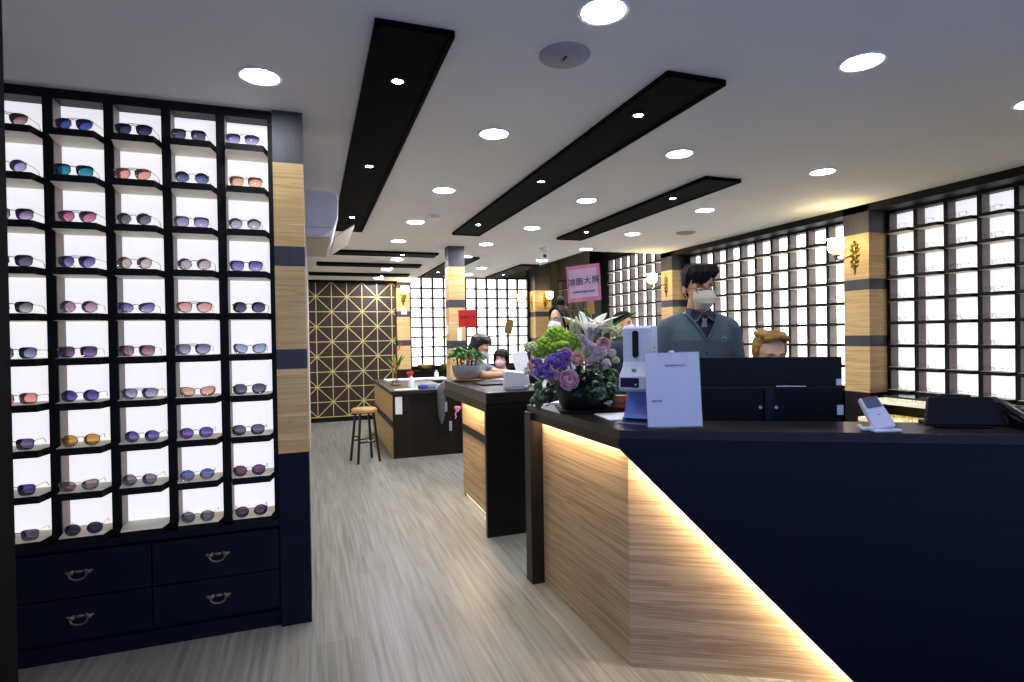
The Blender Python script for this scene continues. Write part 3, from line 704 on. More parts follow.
sconce(MX((4.80, 6.93, 2.13)), 'brass sconce with a lit white shade on the farther pillar, left of the standing man')
sconce(Matrix.Translation((4.40, 10.45, 2.13)), 'brass sconce facing the camera on the rear corner pillar')
sconce(MX((4.19, 10.62, 2.10)), 'brass sconce on the aisle side of the rear corner pillar')
sconce(Matrix.Translation(((GPX0+GPX1)/2, 10.32, 2.19)), 'brass sconce on the narrow oak pillar beside the gold lattice screen')

# ------------------------------------------------------------------ air conditioner on the left wall
t = thing('air_conditioner', 'white wall air conditioner high on the left wall beyond the display', 'air conditioner', (-.03, 3.78, 2.095))
prof = [(0, 0), (.10, -.0), (.175, .05), (.205, .12), (.21, .24), (.20, .285), (0, .295)]
MB().add([], []).prism([(x, z) for x, z in prof], 0, .88, Matrix(((1,0,0,0),(0,0,1,0),(0,1,0,0),(0,0,0,1)))).build('casing', mat('ac_white', 'ccccdc', .35, noise=.02), t, bevel=.012, seg=3)
MB().box((.02, -.003, .055), (.17, .001, .059)).build('seam', GREYP, t)
MB().tube([(.03+.018*math.cos(a), -.001, .055+.022*math.sin(a)) for a in [2*PI*k/20 for k in range(20)]], .0012, 6, True).build('emblem', GREYP, t)
MB().box((.02, .03, -.012), (.15, .85, .004)).build('louver', mat('ac_underside_warm_light', 'b6ab95', .5), t)  # beige puts warm light from the floor into the underside's colour
MB().add([(.185, .03, .0), (.185, .86, .0), (.31, .86, .085), (.31, .03, .085), (.181, .03, .006), (.181, .86, .006), (.306, .86, .091), (.306, .03, .091)], [(0,1,2,3),(7,6,5,4),(0,3,7,4),(1,5,6,2),(3,2,6,7),(0,4,5,1)]).build('wind_deflector', mat('frosted_plate', 'cfcabb', .3), t)
# ------------------------------------------------------------------ things on the near counter
Z1 = 1.0405
RT = Vector((.943, -.333, 0)); FW = Vector((.333, .943, 0)); UP = Vector((0, 0, 1))
def facing(p, yaw=0):                                   # a frame at p whose local -y looks back at the shop door
    return Matrix.Translation(p) @ Matrix.Rotation(-R(19.449)+yaw, 4, 'Z')
# flower arrangement
pot = Vector((1.405, 2.80, Z1))
t = thing('flower_arrangement', 'congratulation bouquet of lilies, roses and purple blooms in a black pot', 'flowers', pot)
BI = Matrix.Translation(-pot)
POTM = mat('black_ceramic', '17171b', .4, bump=.3, nscale=60)
MB().box((-.15, -.15, 0), (.15, .15, .012), Matrix.Rotation(R(-19), 4, 'Z')).build('tray', BLACK, t, bevel=.003)
m = MB().loft([(0, 0, .012, .125, .11), (0, 0, .03, .138, .12), (0, 0, .125, .160, .135), (0, 0, .133, .163, .138), (0, 0, .133, .148, .122), (0, 0, .10, .14, .11)], 28, Matrix.Rotation(R(-19), 4, 'Z'))
m.build('pot', POTM, t, smooth=True)
def fl(px, py, d=3.03): return PD(px, py, d) - pot
def petal(mb, M, L, W, curl=.3, cup=.15, n=5, ruffle=0, tipw=.15):
    """a petal from the origin along +z, leaning out towards -y at its tip"""
    vs = []
    for i in range(n+1):
        f = i/n; w = W*(math.sin(PI*min(1, f*.9+.08))**.8)*(1 if f < 1 else tipw)
        y = -curl*L*f*f; z = L*(f - .25*abs(curl)*f*f)
        for s in (-1, 0, 1):
            vs.append((s*w/2, y - cup*abs(s)*w*(-1) + (random.uniform(-1, 1)*ruffle*L if f > .6 else 0), z))
    fs = []
    for i in range(n):
        a = i*3
        fs += [(a, a+1, a+4, a+3), (a+1, a+2, a+5, a+4)]
    mb.add(vs, fs, M)
def look(p, d, roll=0):                                  # z axis along d
    d = Vector(d).normalized(); q = d.to_track_quat('Z', 'Y'); return Matrix.Translation(p) @ q.to_matrix().to_4x4() @ Matrix.Rotation(roll, 4, 'Z')
def solid(o, th=.0012):
    s = o.modifiers.new('thickness', 'SOLIDIFY'); s.thickness = th
    return o
def leafm(name, a, b, rough=.45):
    return mat(name, a, rough, noise=.25, nscale=14)
GREEN = leafm('leaf_green', '2c4a26', 0); GREEN2 = leafm('fresh_green', '5c8a3a', 0); LIME = leafm('lime_bloom', 'a5cf3f', 0, .6); DKGREEN = leafm('deep_leaf', '1c3320', 0); EUCA = leafm('blue_green_leaf', '6f8f86', 0)
WHITEF = mat('white_petal', 'f3f3ee', .5, noise=.03); PALEBUD = mat('pale_green_bud', 'cfd99a', .5, noise=.12, nscale=20); PURPLE = mat('violet_petal', '6f48b8', .5, noise=.3, nscale=25); PINKR = mat('mauve_pink_petal', 'ffb2cc', .5, noise=.1); CORAL = mat('coral_petal', 'ffab9e', .5, noise=.1); PALEP = mat('pale_pink_petal', 'ffdce6', .5, noise=.08); ORCH = mat('orchid_pink', 'f59cc0', .5, noise=.1); STAM = mat('stamen', 'c8843a', .6)
def rose(px, py, r, m, name='rose', d=3.0, dirv=None):
    """nested cups of overlapping petals, the outer ones opening wider"""
    p = fl(px, py, d); dv = dirv or (RT*random.uniform(-.3, .3) - FW + UP*random.uniform(.2, .55))
    M = look(p - Vector(dv).normalized()*r*.25, dv); mb = MB()
    for k in range(5):
        Rk = r*(.30 + .175*k); tm = R(158 - 19*k); n = 3 + k
        for j in range(n):
            a0 = 2*PI*j/n + k*.9 + random.uniform(-.15, .15); half = PI/n*1.45; nu, nv = 6, 5; vs = []; fs = []; off = random.uniform(-.03, .05)
            for v in range(nv+1):
                th = R(18) + (tm-R(18))*v/nv
                for u in range(nu+1):
                    q = -1+2*u/nu; w_ = half*(1 - .25*(v/nv)**3)
                    rr = Rk*(1 + off + .03*q + (.10*k/4 if v == nv else 0)) ; th2 = th - (.22*q*q if v == nv else 0)
                    a = a0 + q*w_
                    vs.append((rr*math.sin(th2)*math.cos(a), rr*math.sin(th2)*math.sin(a), -rr*math.cos(th2)*.95 + .0*k))
            for v in range(nv):
                for u in range(nu): i = v*(nu+1)+u; fs.append((i, i+1, i+nu+2, i+nu+1))
            mb.add(vs, fs, M)
    return solid(mb.build(name, m, t, smooth=True), .001)
def puff(px, py, r, m, name, d=3.0, n=46, pr=.2, flat=.8):
    p = fl(px, py, d); mb = MB()
    mb.ell(p, (r*.8, r*.8, r*.8*flat), 14, 9)
    for k in range(n):
        z = 1-2*(k+.5)/n; a = k*2.39996; q = math.sqrt(1-z*z)
        c = p + Vector((q*math.cos(a), q*math.sin(a), z*flat))*r*random.uniform(.8, 1.0)
        s = r*pr*random.uniform(.8, 1.25)
        mb.ell(c, (s, s, s*.8), 7, 5)
    return mb.build(name, m, t, smooth=True)
def carn(px, py, r, m, name='carnation', d=3.0):
    p = fl(px, py, d); mb = MB(); dv = -FW + UP*.5 + RT*random.uniform(-.4, .4); M = look(p - dv.normalized()*r*.45, dv)
    for k in range(46):
        z = 1 - 1.15*(k+.5)/46; a = k*2.39996; q = math.sqrt(max(0, 1-z*z))
        dr = M.to_3x3() @ Vector((q*math.cos(a), q*math.sin(a), z*.8+.15))
        petal(mb, look(M @ Vector((0, 0, -r*.1)), dr, random.uniform(0, 6.28)), r*random.uniform(.95, 1.12), r*.55, random.uniform(-.25, .25), .2, 4, .05, .85)
    return solid(mb.build(name, m, t, smooth=True), .001)
# lime hydrangea heads
for a in ((548, 345, .062), (567, 341, .06), (556, 335, .055), (540, 352, .04), (578, 345, .05)): puff(a[0], a[1], a[2], LIME, 'hydrangea', 3.04, 70, .22)
for a in ((531, 347, .034), (581, 353, .034), (616, 331, .036), (616, 360, .020), (527, 372, .016)): puff(a[0], a[1], a[2], mat('pale_lime_bloom', 'cfdf9c', .6, noise=.12), 'dianthus', 2.99, 40, .26)
# lilies
def lily(px, py, r, dv, d=2.98, openness=.75):
    p = fl(px, py, d); M = look(p, dv); mb = MB()
    for k in range(6): petal(mb, M @ Matrix.Rotation(2*PI*k/6 + .3, 4, 'Z') @ Matrix.Rotation(openness*(.8 if k % 2 else 1), 4, 'X'), r, r*.36, .55, .12, 8, 0, .05)
    o = solid(mb.build('lily', WHITEF, t, smooth=True))
    s = MB()
    for k in range(6): s.tube([M @ Vector((0, 0, 0)), M @ Vector((.012*math.cos(k), .012*math.sin(k), r*.5))], .0012, 5).ell(M @ Vector((.012*math.cos(k), .012*math.sin(k), r*.52)), (.004, .003, .006), 6, 4)
    s.build('stamens', STAM, o)
lily(590, 340, .19, UP*1.0 - FW*.25, 3.0, .34); lily(596, 333, .10, UP*.9 + RT*.25 - FW*.3, 2.97, .42)
def bud(px, py, px2, py2, r, d=2.98, m=PALEBUD):
    a, b = fl(px, py, d), fl(px2, py2, d-.02); n = 9; prof = [.35, .62, .85, 1, 1, .92, .75, .5, .16]
    mb = MB(); mb.tube([a.lerp(b, i/(n-1)) for i in range(n)], [r*x for x in prof], 10); mb.build('lily_bud', m, t, smooth=True)
bud(573, 336, 571, 318, .014); bud(579, 337, 576, 316, .016); bud(607, 333, 612, 317, .014); bud(602, 336, 609, 322, .012); bud(555, 344, 570, 343, .014, 2.95, LIME)
# roses, carnations
rose(570, 379, .052, PINKR, d=2.93); rose(553, 376, .038, PINKR, d=2.95); rose(566, 353, .036, ORCH, d=2.96)
rose(577.5, 357, .036, CORAL, 'ranunculus', d=2.93); rose(604, 343, .034, CORAL, 'ranunculus', d=2.96); rose(533, 364, .030, CORAL, 'ranunculus', d=2.97)
for a in ((588, 344, .038), (597, 353, .044), (607, 363, .030), (583, 338, .028), (603, 350, .034), (592, 348, .036), (612, 352, .024), (590, 360, .028)): carn(a[0], a[1], a[2], PALEP, 'lisianthus', 2.95)
# purple delphinium sprays
def spray(px, py, n, sx, sy, name):
    mb = MB()
    for k in range(n):
        gx = lambda s_: max(-1.5*s_, min(1.5*s_, random.gauss(0, s_)))
        p = fl(px + gx(sx), py + gx(sy), 2.95 + random.uniform(-.03, .04)); M = look(p, -FW + RT*random.uniform(-1, 1) + UP*random.uniform(-.3, 1))
        for j in range(5): petal(mb, M @ Matrix.Rotation(2*PI*j/5, 4, 'Z') @ Matrix.Rotation(1.0, 4, 'X'), .020, .014, .2, .1, 3, 0, .5)
    solid(mb.build(name, PURPLE, t, smooth=True), .0008)
spray(558, 361, 56, 7, 5, 'delphinium'); spray(542, 368, 50, 6.5, 5, 'delphinium')
# leaves
def leaf(mb, p, dv, L, W, curl=.5):
    petal(mb, look(p, dv, random.uniform(-.6, .6)), L, W, curl, -.1, 6, 0, .05)
mb = MB(); c0 = Vector((0, 0, .13))
for k in range(120):
    a = random.uniform(0, 2*PI); e = random.uniform(0.0, .8); dv = Vector((math.cos(a)*math.cos(e), math.sin(a)*math.cos(e), math.sin(e)))
    leaf(mb, c0 + dv*random.uniform(.03, .11), dv + UP*random.uniform(-.4, .2), random.uniform(.07, .13), random.uniform(.03, .055))
solid(mb.build('foliage', DKGREEN, t, smooth=True), .0008)
mb = MB()
for k in range(90):
    px, py = random.uniform(538, 612), random.uniform(335, 384); leaf(mb, fl(px, py, 3.07+random.uniform(-.03, .05)), -FW*.5 + RT*random.uniform(-1, 1) + UP*random.uniform(-.5, .8), random.uniform(.05, .085), random.uniform(.028, .045))
solid(mb.build('foliage', DKGREEN, t, smooth=True), .0008)
mb = MB()
for k in range(46):
    px, py = random.uniform(586, 614), random.uniform(368, 395); leaf(mb, fl(px, py, 2.96+random.uniform(-.05, .08)), -FW*.6 + RT*random.uniform(-.4, 1) + UP*random.uniform(-.9, .3), random.uniform(.04, .075), random.uniform(.025, .04))
for k in range(26):
    px, py = random.uniform(530, 560), random.uniform(380, 398); leaf(mb, fl(px, py, 2.96+random.uniform(-.04, .06)), -FW*.6 + RT*random.uniform(-1, .3) + UP*random.uniform(-.9, .3), random.uniform(.04, .075), random.uniform(.025, .04))
solid(mb.build('foliage', GREEN, t, smooth=True), .0008)
mb = MB()
for k in range(12):
    px, py = random.uniform(590, 612), random.uniform(378, 402); leaf(mb, fl(px, py, 2.88), -FW + RT*random.uniform(-.5, .5) + UP*random.uniform(-.9, .5), .045, .034, .1)
solid(mb.build('eucalyptus', EUCA, t, smooth=True), .0008)
mb = MB()
for a, b in (((606, 330), (634, 308)), ((600, 325), (622, 311)), ((585, 330), (580, 303)), ((612, 340), (626, 335)), ((571, 330), (566, 312)), ((606, 326), (612, 312)), ((590, 322), (586, 308))):
    p, q = fl(*a, 3.0), fl(*b, 3.0); leaf(mb, p, q-p, (q-p).length*1.1, .032, .15)
solid(mb.build('lily_leaves', GREEN2, t, smooth=True), .0008)
mb = MB()
for k in range(16):
    a = 2*PI*k/16; mb.tube([Vector((0, 0, .09)), Vector((.09*math.cos(a), .09*math.sin(a), .2)), Vector((.13*math.cos(a), .13*math.sin(a), .30))], .003, 5)
mb.build('stems', GREEN, t)

# pink greeting card on a stick in the bouquet
PINK = mat('pink_card', 'f08fa2', .6, noise=.2, nscale=9); PALE = mat('pale_pink_card', 'f2c6d8', .6, noise=.12, nscale=12)
cc = PD(583.5, 283.2, 3.06); cw, chh = .186, .196
Mc = facing(cc, R(-24)) @ Matrix.Rotation(R(-3), 4, 'Y')
t = thing('greeting_card', 'pink greeting card with dark lettering on a stick above the bouquet', 'greeting card', M=Mc)
MB().box((-cw/2, -.001, -chh/2), (cw/2, .001, chh/2)).build('card', PINK, t)
MB().box((-cw/2+.012, -.0022, -chh/2+.022), (cw/2-.016, -.0008, chh/2-.020)).build('pale_field', PALE, t)
TX = Matrix.Rotation(PI/2, 4, 'X')
for i, ch in enumerate('鴻圖大展'): text_obj('character', ch, .043, INK, t, Matrix.Translation((-.066+.0445*i, -.0026, .006+.002*i)) @ TX)
text_obj('small_line', '敬賀開幕誌慶生意興隆', .0125, INK, t, Matrix.Translation((0, -.0026, -.046)) @ TX)
MB().box((.01, .0012, -.17), (.05, .0045, -.08)).tube([(.03, .003, -.09), (.028, .004, -.30), (.0, .0, -.52)], .0035, 6).build('stick', mat('pale_wood_stick', 'c99a5a', .6), t)

# papers, strap, leather case
t = tag(MB().box((-.13, -.11, 0), (.13, .11, .004)).build('paper_sheet', PAPER), 'white paper sheet on the near counter in front of the bouquet', 'paper'); t.matrix_basis = Matrix.Translation((1.47, 2.47, Z1)) @ Matrix.Rotation(R(-8), 4, 'Z')
t = tag(MB().box((-.06, -.09, 0), (.06, .09, .012)).build('paper_pad', PAPER, bevel=.002), 'white paper pad on the near counter end, left of the bouquet pot', 'paper'); t.matrix_basis = Matrix.Translation((1.43, 3.06, Z1)) @ Matrix.Rotation(R(40), 4, 'Z')
pts = [Vector((1.25, 3.03, Z1+.006)), Vector((1.26, 3.09, Z1+.012)), Vector((1.30, 3.13, Z1+.03)), Vector((1.31, 3.07, Z1+.006)), Vector((1.28, 3.02, Z1+.006)), Vector((1.26, 3.0, Z1+.006))]
t = tag(MB().tube(pts, .004, 6).build('black_cable', BLACKM, smooth=True), 'short black cable curled on the near counter end by the paper pad', 'cable')
LEA = mat('tan_leather', 'a9521f', .45, noise=.15, bump=.2)
t = thing('leather_case', 'orange-brown leather case lying behind the white sanitizer dispenser', 'case', M=Matrix.Translation((1.63, 2.70, Z1)) @ Matrix.Rotation(R(-30), 4, 'Z'))
MB().box((-.11, -.045, 0), (.11, .045, .075)).build('body', LEA, t, bevel=.018, seg=4)
MB().box((-.10, -.049, .035), (.10, -.040, .078)).build('flap', LEA, t, bevel=.004)

# sanitizer dispenser with thermometer
W2 = mat('dispenser_white', 'dfe3f2', .35, noise=.02); BLUEB = mat('blue_lit_acrylic', '7f92e0', .25, noise=.05)  # blue light on the acrylic stand is put into its colour
dp = Vector((1.385, 2.235, Z1))
EXT = Matrix(((0,0,1,0),(1,0,0,0),(0,1,0,0),(0,0,0,1)))          # polygon (y, z) pushed along x
t = thing('sanitizer_dispenser', 'white hand sanitizer dispenser with a dark slot window on a curved stand', 'dispenser', M=facing(dp + RT*.032 + FW*.065, R(-30)) @ Matrix.Diagonal((1.14, 1.1, .985, 1)))
MB().box((-.07, -.085, 0), (.07, .075, .006)).build('foot_plate', BLUEB, t, bevel=.002)
MB().prism([(-.075, .006), (.062, .006), (.058, .034), (-.058, .030)], -.06, .06, EXT).build('base', mat('dispenser_base', '20284e', .3), t, bevel=.005)
fr = [(-.075+.048*math.sin(PI/2*k/10), .028+.125*k/10) for k in range(11)]
MB().prism(fr + [(.05, .153), (.05, .028)], -.05, .05, EXT).build('stand', BLUEB, t)
MB().prism([(.052, .15), (-.098, .152), (-.108, .165), (-.105, .222), (-.062, .262), (-.05, .285), (-.05, .44), (-.04, .452), (.044, .452), (.052, .444)], -.0575, .0575, EXT).build('body', W2, t, bevel=.008, seg=3)
sl = MB()
n = 10; w = .0125; z0, z1 = .318, .418
poly = [(w*math.cos(a), z1 + w*math.sin(a)) for a in [PI*k/n for k in range(n+1)]] + [(w*math.cos(a), z0 + w*math.sin(a)) for a in [PI+PI*k/n for k in range(n+1)]]
sl.prism(poly, -.0015, .004, Matrix(((1,0,0,-.004),(0,0,-1,-.0505),(0,1,0,0),(0,0,0,1)))).build('slot_window', mat('dark_window', '14162a', .12), t)
MB().box((-.05, -.1095, .172), (.025, -.104, .216)).build('temperature_screen', mat('navy_screen', '1a2247', .12), t, bevel=.002)
MB().ell((.012, -.110, .186), (.004, .0015, .004), 10, 6).build('indicator', WHITEP, t)
m_ = MB(); m_.ell((.0, -.086, .249), (.012, .004, .0105), 14, 8); m_.build('emblem', mat('cream_emblem', 'e8e0c4', .5), t)
MB().tube([(-.006, -.0905, .245), (.001, -.091, .252), (.006, -.0905, .247)], .0025, 6).build('emblem_mark', INK, t)
for z in (.35, .33): MB().cyl((.0565, .0, z), (.0585, .0, z), .005, n=12).build('screw', PEWTER, t)

# acrylic sign holder
sb = on(675.5, 430, 2, Z1); sb = sb + Vector((N2.x, N2.y, 0))*.012 + Vector((0, 0, .009))
ang = math.atan2(U2.y, U2.x)
t = thing('notice_stand', 'white printed notice in a clear upright holder beside the sanitizer dispenser', 'sign', M=Matrix.Translation(sb) @ Matrix.Rotation(R(-26), 4, 'Z') @ Matrix.Rotation(R(-5), 4, 'X') @ Matrix.Rotation(R(-1.2), 4, 'Y'))
NOTE = mat('notice_paper', 'e3e6f0', .55, noise=.015)
MB().box((-.113, -.0015, .004), (.113, .0005, .318)).build('paper', NOTE, t)
ACR = mat('clear_acrylic', 'f4f6ff', .05, noise=0, trans=1)
MB().box((-.115, .001, .002), (.115, .004, .322)).box((-.115, .0, -.002), (.115, .075, .002)).build('holder', ACR, t)
MB().box((-.012, -.003, .313), (.012, .005, .326)).build('clip', WHITEP, t, bevel=.002)
text_obj('heading', '簡訊實聯制掃碼入店', .0095, GREYINK, t, Matrix.Translation((.012, -.0022, .262)) @ TX)
text_obj('small_line', '場所代碼', .0105, GREYINK, t, Matrix.Translation((-.07, -.0022, .112)) @ TX)

# monitor on the staff desk, seen from behind
mtl, mtr = PD(697, 357.5, 2.76), PD(841, 356.5, 2.70)
ux = (mtr-mtl); W_ = ux.length
t = thing('computer_monitor', 'large black monitor seen from behind with two small white stickers', 'monitor', M=frame_matrix(mtl, ux, (0, 0, 1)))
MB().box((0, -.012, -.40), (W_, .012, 0)).build('screen', mat('monitor_black', '050609', .5, spec=.25), t, bevel=.004)
MB().box((.008, -.05, -.40), (W_-.012, -.012, -.138)).build('back_housing', mat('monitor_back', '040508', .55, spec=.25), t, bevel=.008)
MB().box((W_*.53, -.0506, -.1385), (W_*.73, -.044, -.1345)).build('ledge_highlight', WHITEP, t)  # white strip stands in for the highlight along the housing ledge
cxm = W_*.475
MB().box((cxm-.022, -.066, -.50), (cxm+.022, -.05, -.15)).build('stand_neck', mat('monitor_stand', '080c1c', .45, spec=.3), t, bevel=.004)
bz = .796 - mtl.z
MB().box((cxm-.14, -.12, bz), (cxm+.14, .06, bz+.012)).build('stand_base', BLACKM, t, bevel=.004)
for s in (-1, 1): MB().cyl((cxm+s*.036-.002, -.0495, -.235), (cxm+s*.036-.002, -.0535, -.235), .008, n=12).build('screw', SCREW, t)
MB().box((W_-.028, -.0135, -.135), (W_-.004, -.0119, -.105)).build('sticker', PAPER, t)
MB().box((W_-.042, -.0515, -.27), (W_-.014, -.0499, -.225)).build('sticker', PAPER, t)

# card terminal on the ledge
ct = on(889, 433, 2, Z1) + Vector((N2.x, N2.y, 0))*.06
TW = mat('terminal_white', 'dfe2ee', .35, noise=.02)
t = thing('card_terminal', 'white card payment terminal with a grey screen on the right end of the counter', 'card terminal', M=facing(ct, R(2)) @ Matrix.Diagonal((.86, .86, .80, 1)))
MB().box((-.075, -.06, 0), (.06, .05, .014)).build('base', TW, t, bevel=.006)
MB().tube([(-.06, -.03, .016), (-.10, -.01, .012), (-.09, .03, .02)], .011, 8).build('cable_cover', TW, t, smooth=True)
A_ = Matrix.Translation((.0, -.02, .012)) @ Matrix.Rotation(R(-8), 4, 'Y') @ Matrix.Rotation(R(-34), 4, 'X')
MB().prism([(-.05, 0), (.05, 0), (.052, .03), (.045, .175), (-.045, .175), (-.052, .03)], -.014, .018, A_ @ Matrix(((1,0,0,0),(0,0,-1,0),(0,1,0,0),(0,0,0,1)))).build('body', TW, t, bevel=.009, seg=3)
MB().box((-.036, -.021, .112), (.036, -.0175, .166), A_).build('screen', mat('terminal_screen', '53626f', .15), t)
MB().box((-.036, -.0215, .166), (.036, -.0175, .172), A_).build('red_bar', mat('dark_red', '8a2f3a', .5), t)
MB().box((-.006, -.0195, .07), (.006, -.0175, .074), A_).build('logo_mark', GREYINK, t)
# black point-of-sale screen and phone
ps = on(979, 432, 2, Z1) + Vector((N2.x, N2.y, 0))*.15
t = thing('register_screen', 'tilted black cash register screen seen from behind on the right of the counter', 'register', M=Matrix.Translation(ps) @ Matrix.Rotation(ang, 4, 'Z') @ Matrix.Diagonal((.95, .9, .78, 1)))
MB().box((-.11, -.06, 0), (.12, .10, .02)).build('base', BLACKM, t, bevel=.006)
MB().prism([(-.155, 0), (.165, 0), (.135, .155), (-.115, .155)], -.012, .016, Matrix.Translation((0, -.06, .012)) @ Matrix.Rotation(R(-24), 4, 'X') @ Matrix(((1,0,0,0),(0,0,-1,0),(0,1,0,0),(0,0,0,1)))).build('screen_back', mat('register_black', '050507', .5, spec=.25), t, bevel=.006)
MB().box((-.03, -.0, .02), (.03, .05, .12)).build('neck', BLACKM, t, bevel=.004)
MB().tube([(-.06, .03, .155), (-.03, .02, .165), (.03, .02, .162), (.07, .03, .158)], .007, 8).build('top_rail', BLACKM, t, smooth=True)
ph = on(1052, 433, 2, Z1) + Vector((N2.x, N2.y, 0))*.13
t = thing('desk_phone', 'glossy black desk phone at the far right edge of the counter', 'phone', M=Matrix.Translation(ph) @ Matrix.Rotation(ang+R(12), 4, 'Z') @ Matrix.Diagonal((.95, .95, .80, 1)))
GB = mat('gloss_black_plastic', '0d0d10', .18)
MB().prism([(-.10, 0), (.09, 0), (.09, .09), (.06, .105), (-.10, .035)], -.09, .09, EXT).build('body', GB, t, bevel=.008)
MB().tube([(-.075, -.09, .05), (-.078, -.05, .075), (-.078, .03, .115), (-.075, .085, .125)], [.026, .02, .02, .026], 12).build('handset', GB, t, smooth=True)
for i in range(3):
    for j in range(4): MB().box((-.01+i*.028, -.075+j*.028, .056+j*.0118), (.008+i*.028, -.057+j*.028, .066+j*.0118)).build('key', GREYP, t)

# ------------------------------------------------------------------ things on the middle counter
Z2 = 1.0435
pb = Vector((1.345, 5.06, Z2))
t = thing('potted_plant', 'green potted plant with red flowers in a grey bowl on a wooden saucer', 'plant', pb)
MB().lathe([(0, 0), (.11, 0), (.15, .012), (.152, .018), (.12, .018), (0, .014)], 32).build('saucer', mat('wood_saucer', 'b08a50', .5), t, smooth=True)
MB().lathe([(0, .018), (.085, .018), (.115, .045), (.135, .105), (.138, .145), (.130, .145), (.125, .115), (0, .115)], 36).build('bowl', mat('grey_stone_bowl', '8f9298', .55), t, smooth=True)
MB().lathe([(0, .12), (.126, .12), (.1, .128), (0, .13)], 24).build('soil', mat('soil', '3a2a20', .9, bump=.5), t)
SC = mat('red_flower', 'd2402a', .5, noise=.2); TR = mat('plant_stem', '4a3a2a', .7)
mb = MB(); lf = MB(); fls = []
for x, h in ((-.07, .30), (.06, .28), (.0, .24), (.10, .25), (-.10, .26)):
    y = random.uniform(-.03, .03)
    mb.tube([(x*.8, y, .12), (x*.9, y, h*.6), (x, y, h)], .008, 6)
    for k in range(20):
        a = random.uniform(0, 2*PI); dv = Vector((math.cos(a)*1.3, math.sin(a)*.8, random.uniform(-.2, .25)))
        leaf(lf, Vector((x, y, h-.01+random.uniform(-.02, .03))), dv, random.uniform(.07, .11), random.uniform(.035, .05), .4)
    for k in range(2):
        fls.append(((x+random.uniform(-.04, .04), y-.04, h*.72+random.uniform(-.06, .03)), (.011, .009, .010)))
for p in ((-.01, -.06, .20), (.015, -.065, .215), (.0, -.06, .18), (-.03, -.06, .205)): fls.append((p, (.016, .013, .014)))
mb.build('stems', TR, t, smooth=True); solid(lf.build('leaves', leafm('plant_leaf', '4a7d3a', 0), t, smooth=True))
for p, r in fls: MB().ell(p, r, 8, 5).build('flower', SC, t, smooth=True)
# red card standing in the plant
rc = PD(467.5, 318.3, 5.52); Mr = facing(rc, R(4)) @ Matrix.Rotation(R(-1.5), 4, 'Y')
t = thing('greeting_card', 'red greeting card with dark lettering on a stick above the potted plant', 'greeting card', M=Mr)
MB().box((-.087, -.001, -.082), (.087, .001, .082)).build('card', mat('red_card', 'd81f10', .55, noise=.06), t)
DR = mat('dark_red_ink', '5a0f0c', .6, noise=0)
for i, ch in enumerate('鴻圖大展'): text_obj('character', ch, .034, DR, t, Matrix.Translation((-.057+.038*i, -.0022, .010)) @ TX)
text_obj('small_line', '敬賀', .018, DR, t, Matrix.Translation((-.002, -.0022, -.05)) @ TX)
MB().tube([(0, .003, -.06), (0, .004, -.16), (-.01, -.05, -.36)], .003, 6).build('stick', TR, t)
# white printer and tablet
wp = Vector((1.468, 4.08, Z2))
t = thing('receipt_printer', 'white receipt printer with a rounded corner on the near end of the middle counter', 'printer', M=facing(wp, R(6)))
MB().prism([(-.095, 0), (.092, 0), (.096, .06), (.088, .105), (.055, .128), (-.09, .145)], -.075, .075, Matrix(((1,0,0,0),(0,0,-1,0),(0,1,0,0),(0,0,0,1)))).build('casing', WHITEP, t, bevel=.009, seg=3)
MB().box((-.07, -.0775, .02), (.07, -.0752, .024)).build('seam', GREYP, t)
tb = Vector((1.628, 4.28, Z2))
t = thing('tablet_stand', 'white tablet leaning on a grey stand behind the white receipt printer', 'tablet', M=facing(tb, R(10)))
MB().box((-.06, -.06, 0), (.07, .06, .012)).build('foot', GREYP, t, bevel=.003)
MB().box((-.012, .0, .01), (.012, .02, .15)).build('neck', GREYP, t)
MB().box((-.062, -.006, 0), (.062, .004, .20), Matrix.Translation((-.01, 0, .085)) @ Matrix.Rotation(R(-12), 4, 'Y') @ Matrix.Rotation(R(-16), 4, 'X')).build('tablet', PAPER, t, bevel=.003)
MB().box((-.0, -.05, 0), (.11, .05, .008), Matrix.Translation((.04, 0, .09)) @ Matrix.Rotation(R(38), 4, 'Y')).build('tray', GREYP, t, bevel=.002)
t = tag(MB().box((-.11, -.15, 0), (.11, .15, .012)).build('desk_mat', mat('black_mat', '141416', .6), bevel=.003), 'flat black mat on the middle counter behind the white receipt printer', 'mat'); t.location = (1.42, 4.62, Z2)

# ------------------------------------------------------------------ things at the far desk
Z3 = .8105
t = thing('spray_bottle', 'clear white spray bottle with a red trigger top on the far desk', 'bottle', (1.16, 7.05, Z3))
MB().lathe([(0, 0), (.036, 0), (.038, .01), (.038, .11), (.030, .135), (.016, .15), (.015, .165)], 20).build('body', mat('bottle_white', 'd8dde0', .35), t, smooth=True)
RD = mat('red_plastic', 'c3352c', .4)
MB().cyl((0, 0, .163), (0, 0, .19), .02, .017).box((-.055, -.014, .185), (.03, .014, .215)).box((-.04, -.006, .15), (-.03, .006, .19)).build('trigger', RD, t, bevel=.004)
t = tag(MB().box((-.04, -.0015, -.105), (.042, .0015, .105)).build('paper_sign', PAPER), 'white paper sheet stuck on the front of the far desk', 'notice'); t.location = (.972, 6.868, .635)
t = thing('flower_vase', 'thin gold wire stand with orange bird-of-paradise flowers on the far desk', 'vase', (1.06, 7.75, Z3))
gm = MB().lathe([(0, 0), (.075, 0), (.075, .012), (.02, .018), (0, .02)], 20)
for a in range(5): gm.tube([(.05*math.cos(a*1.257), .05*math.sin(a*1.257), .015), (.015*math.cos(a*1.257+.5), .015*math.sin(a*1.257+.5), .13), (.055*math.cos(a*1.257+1), .055*math.sin(a*1.257+1), .25)], .004, 5)
gm.build('wire_stand', BRASS, t)
lf = MB(); fo = MB()
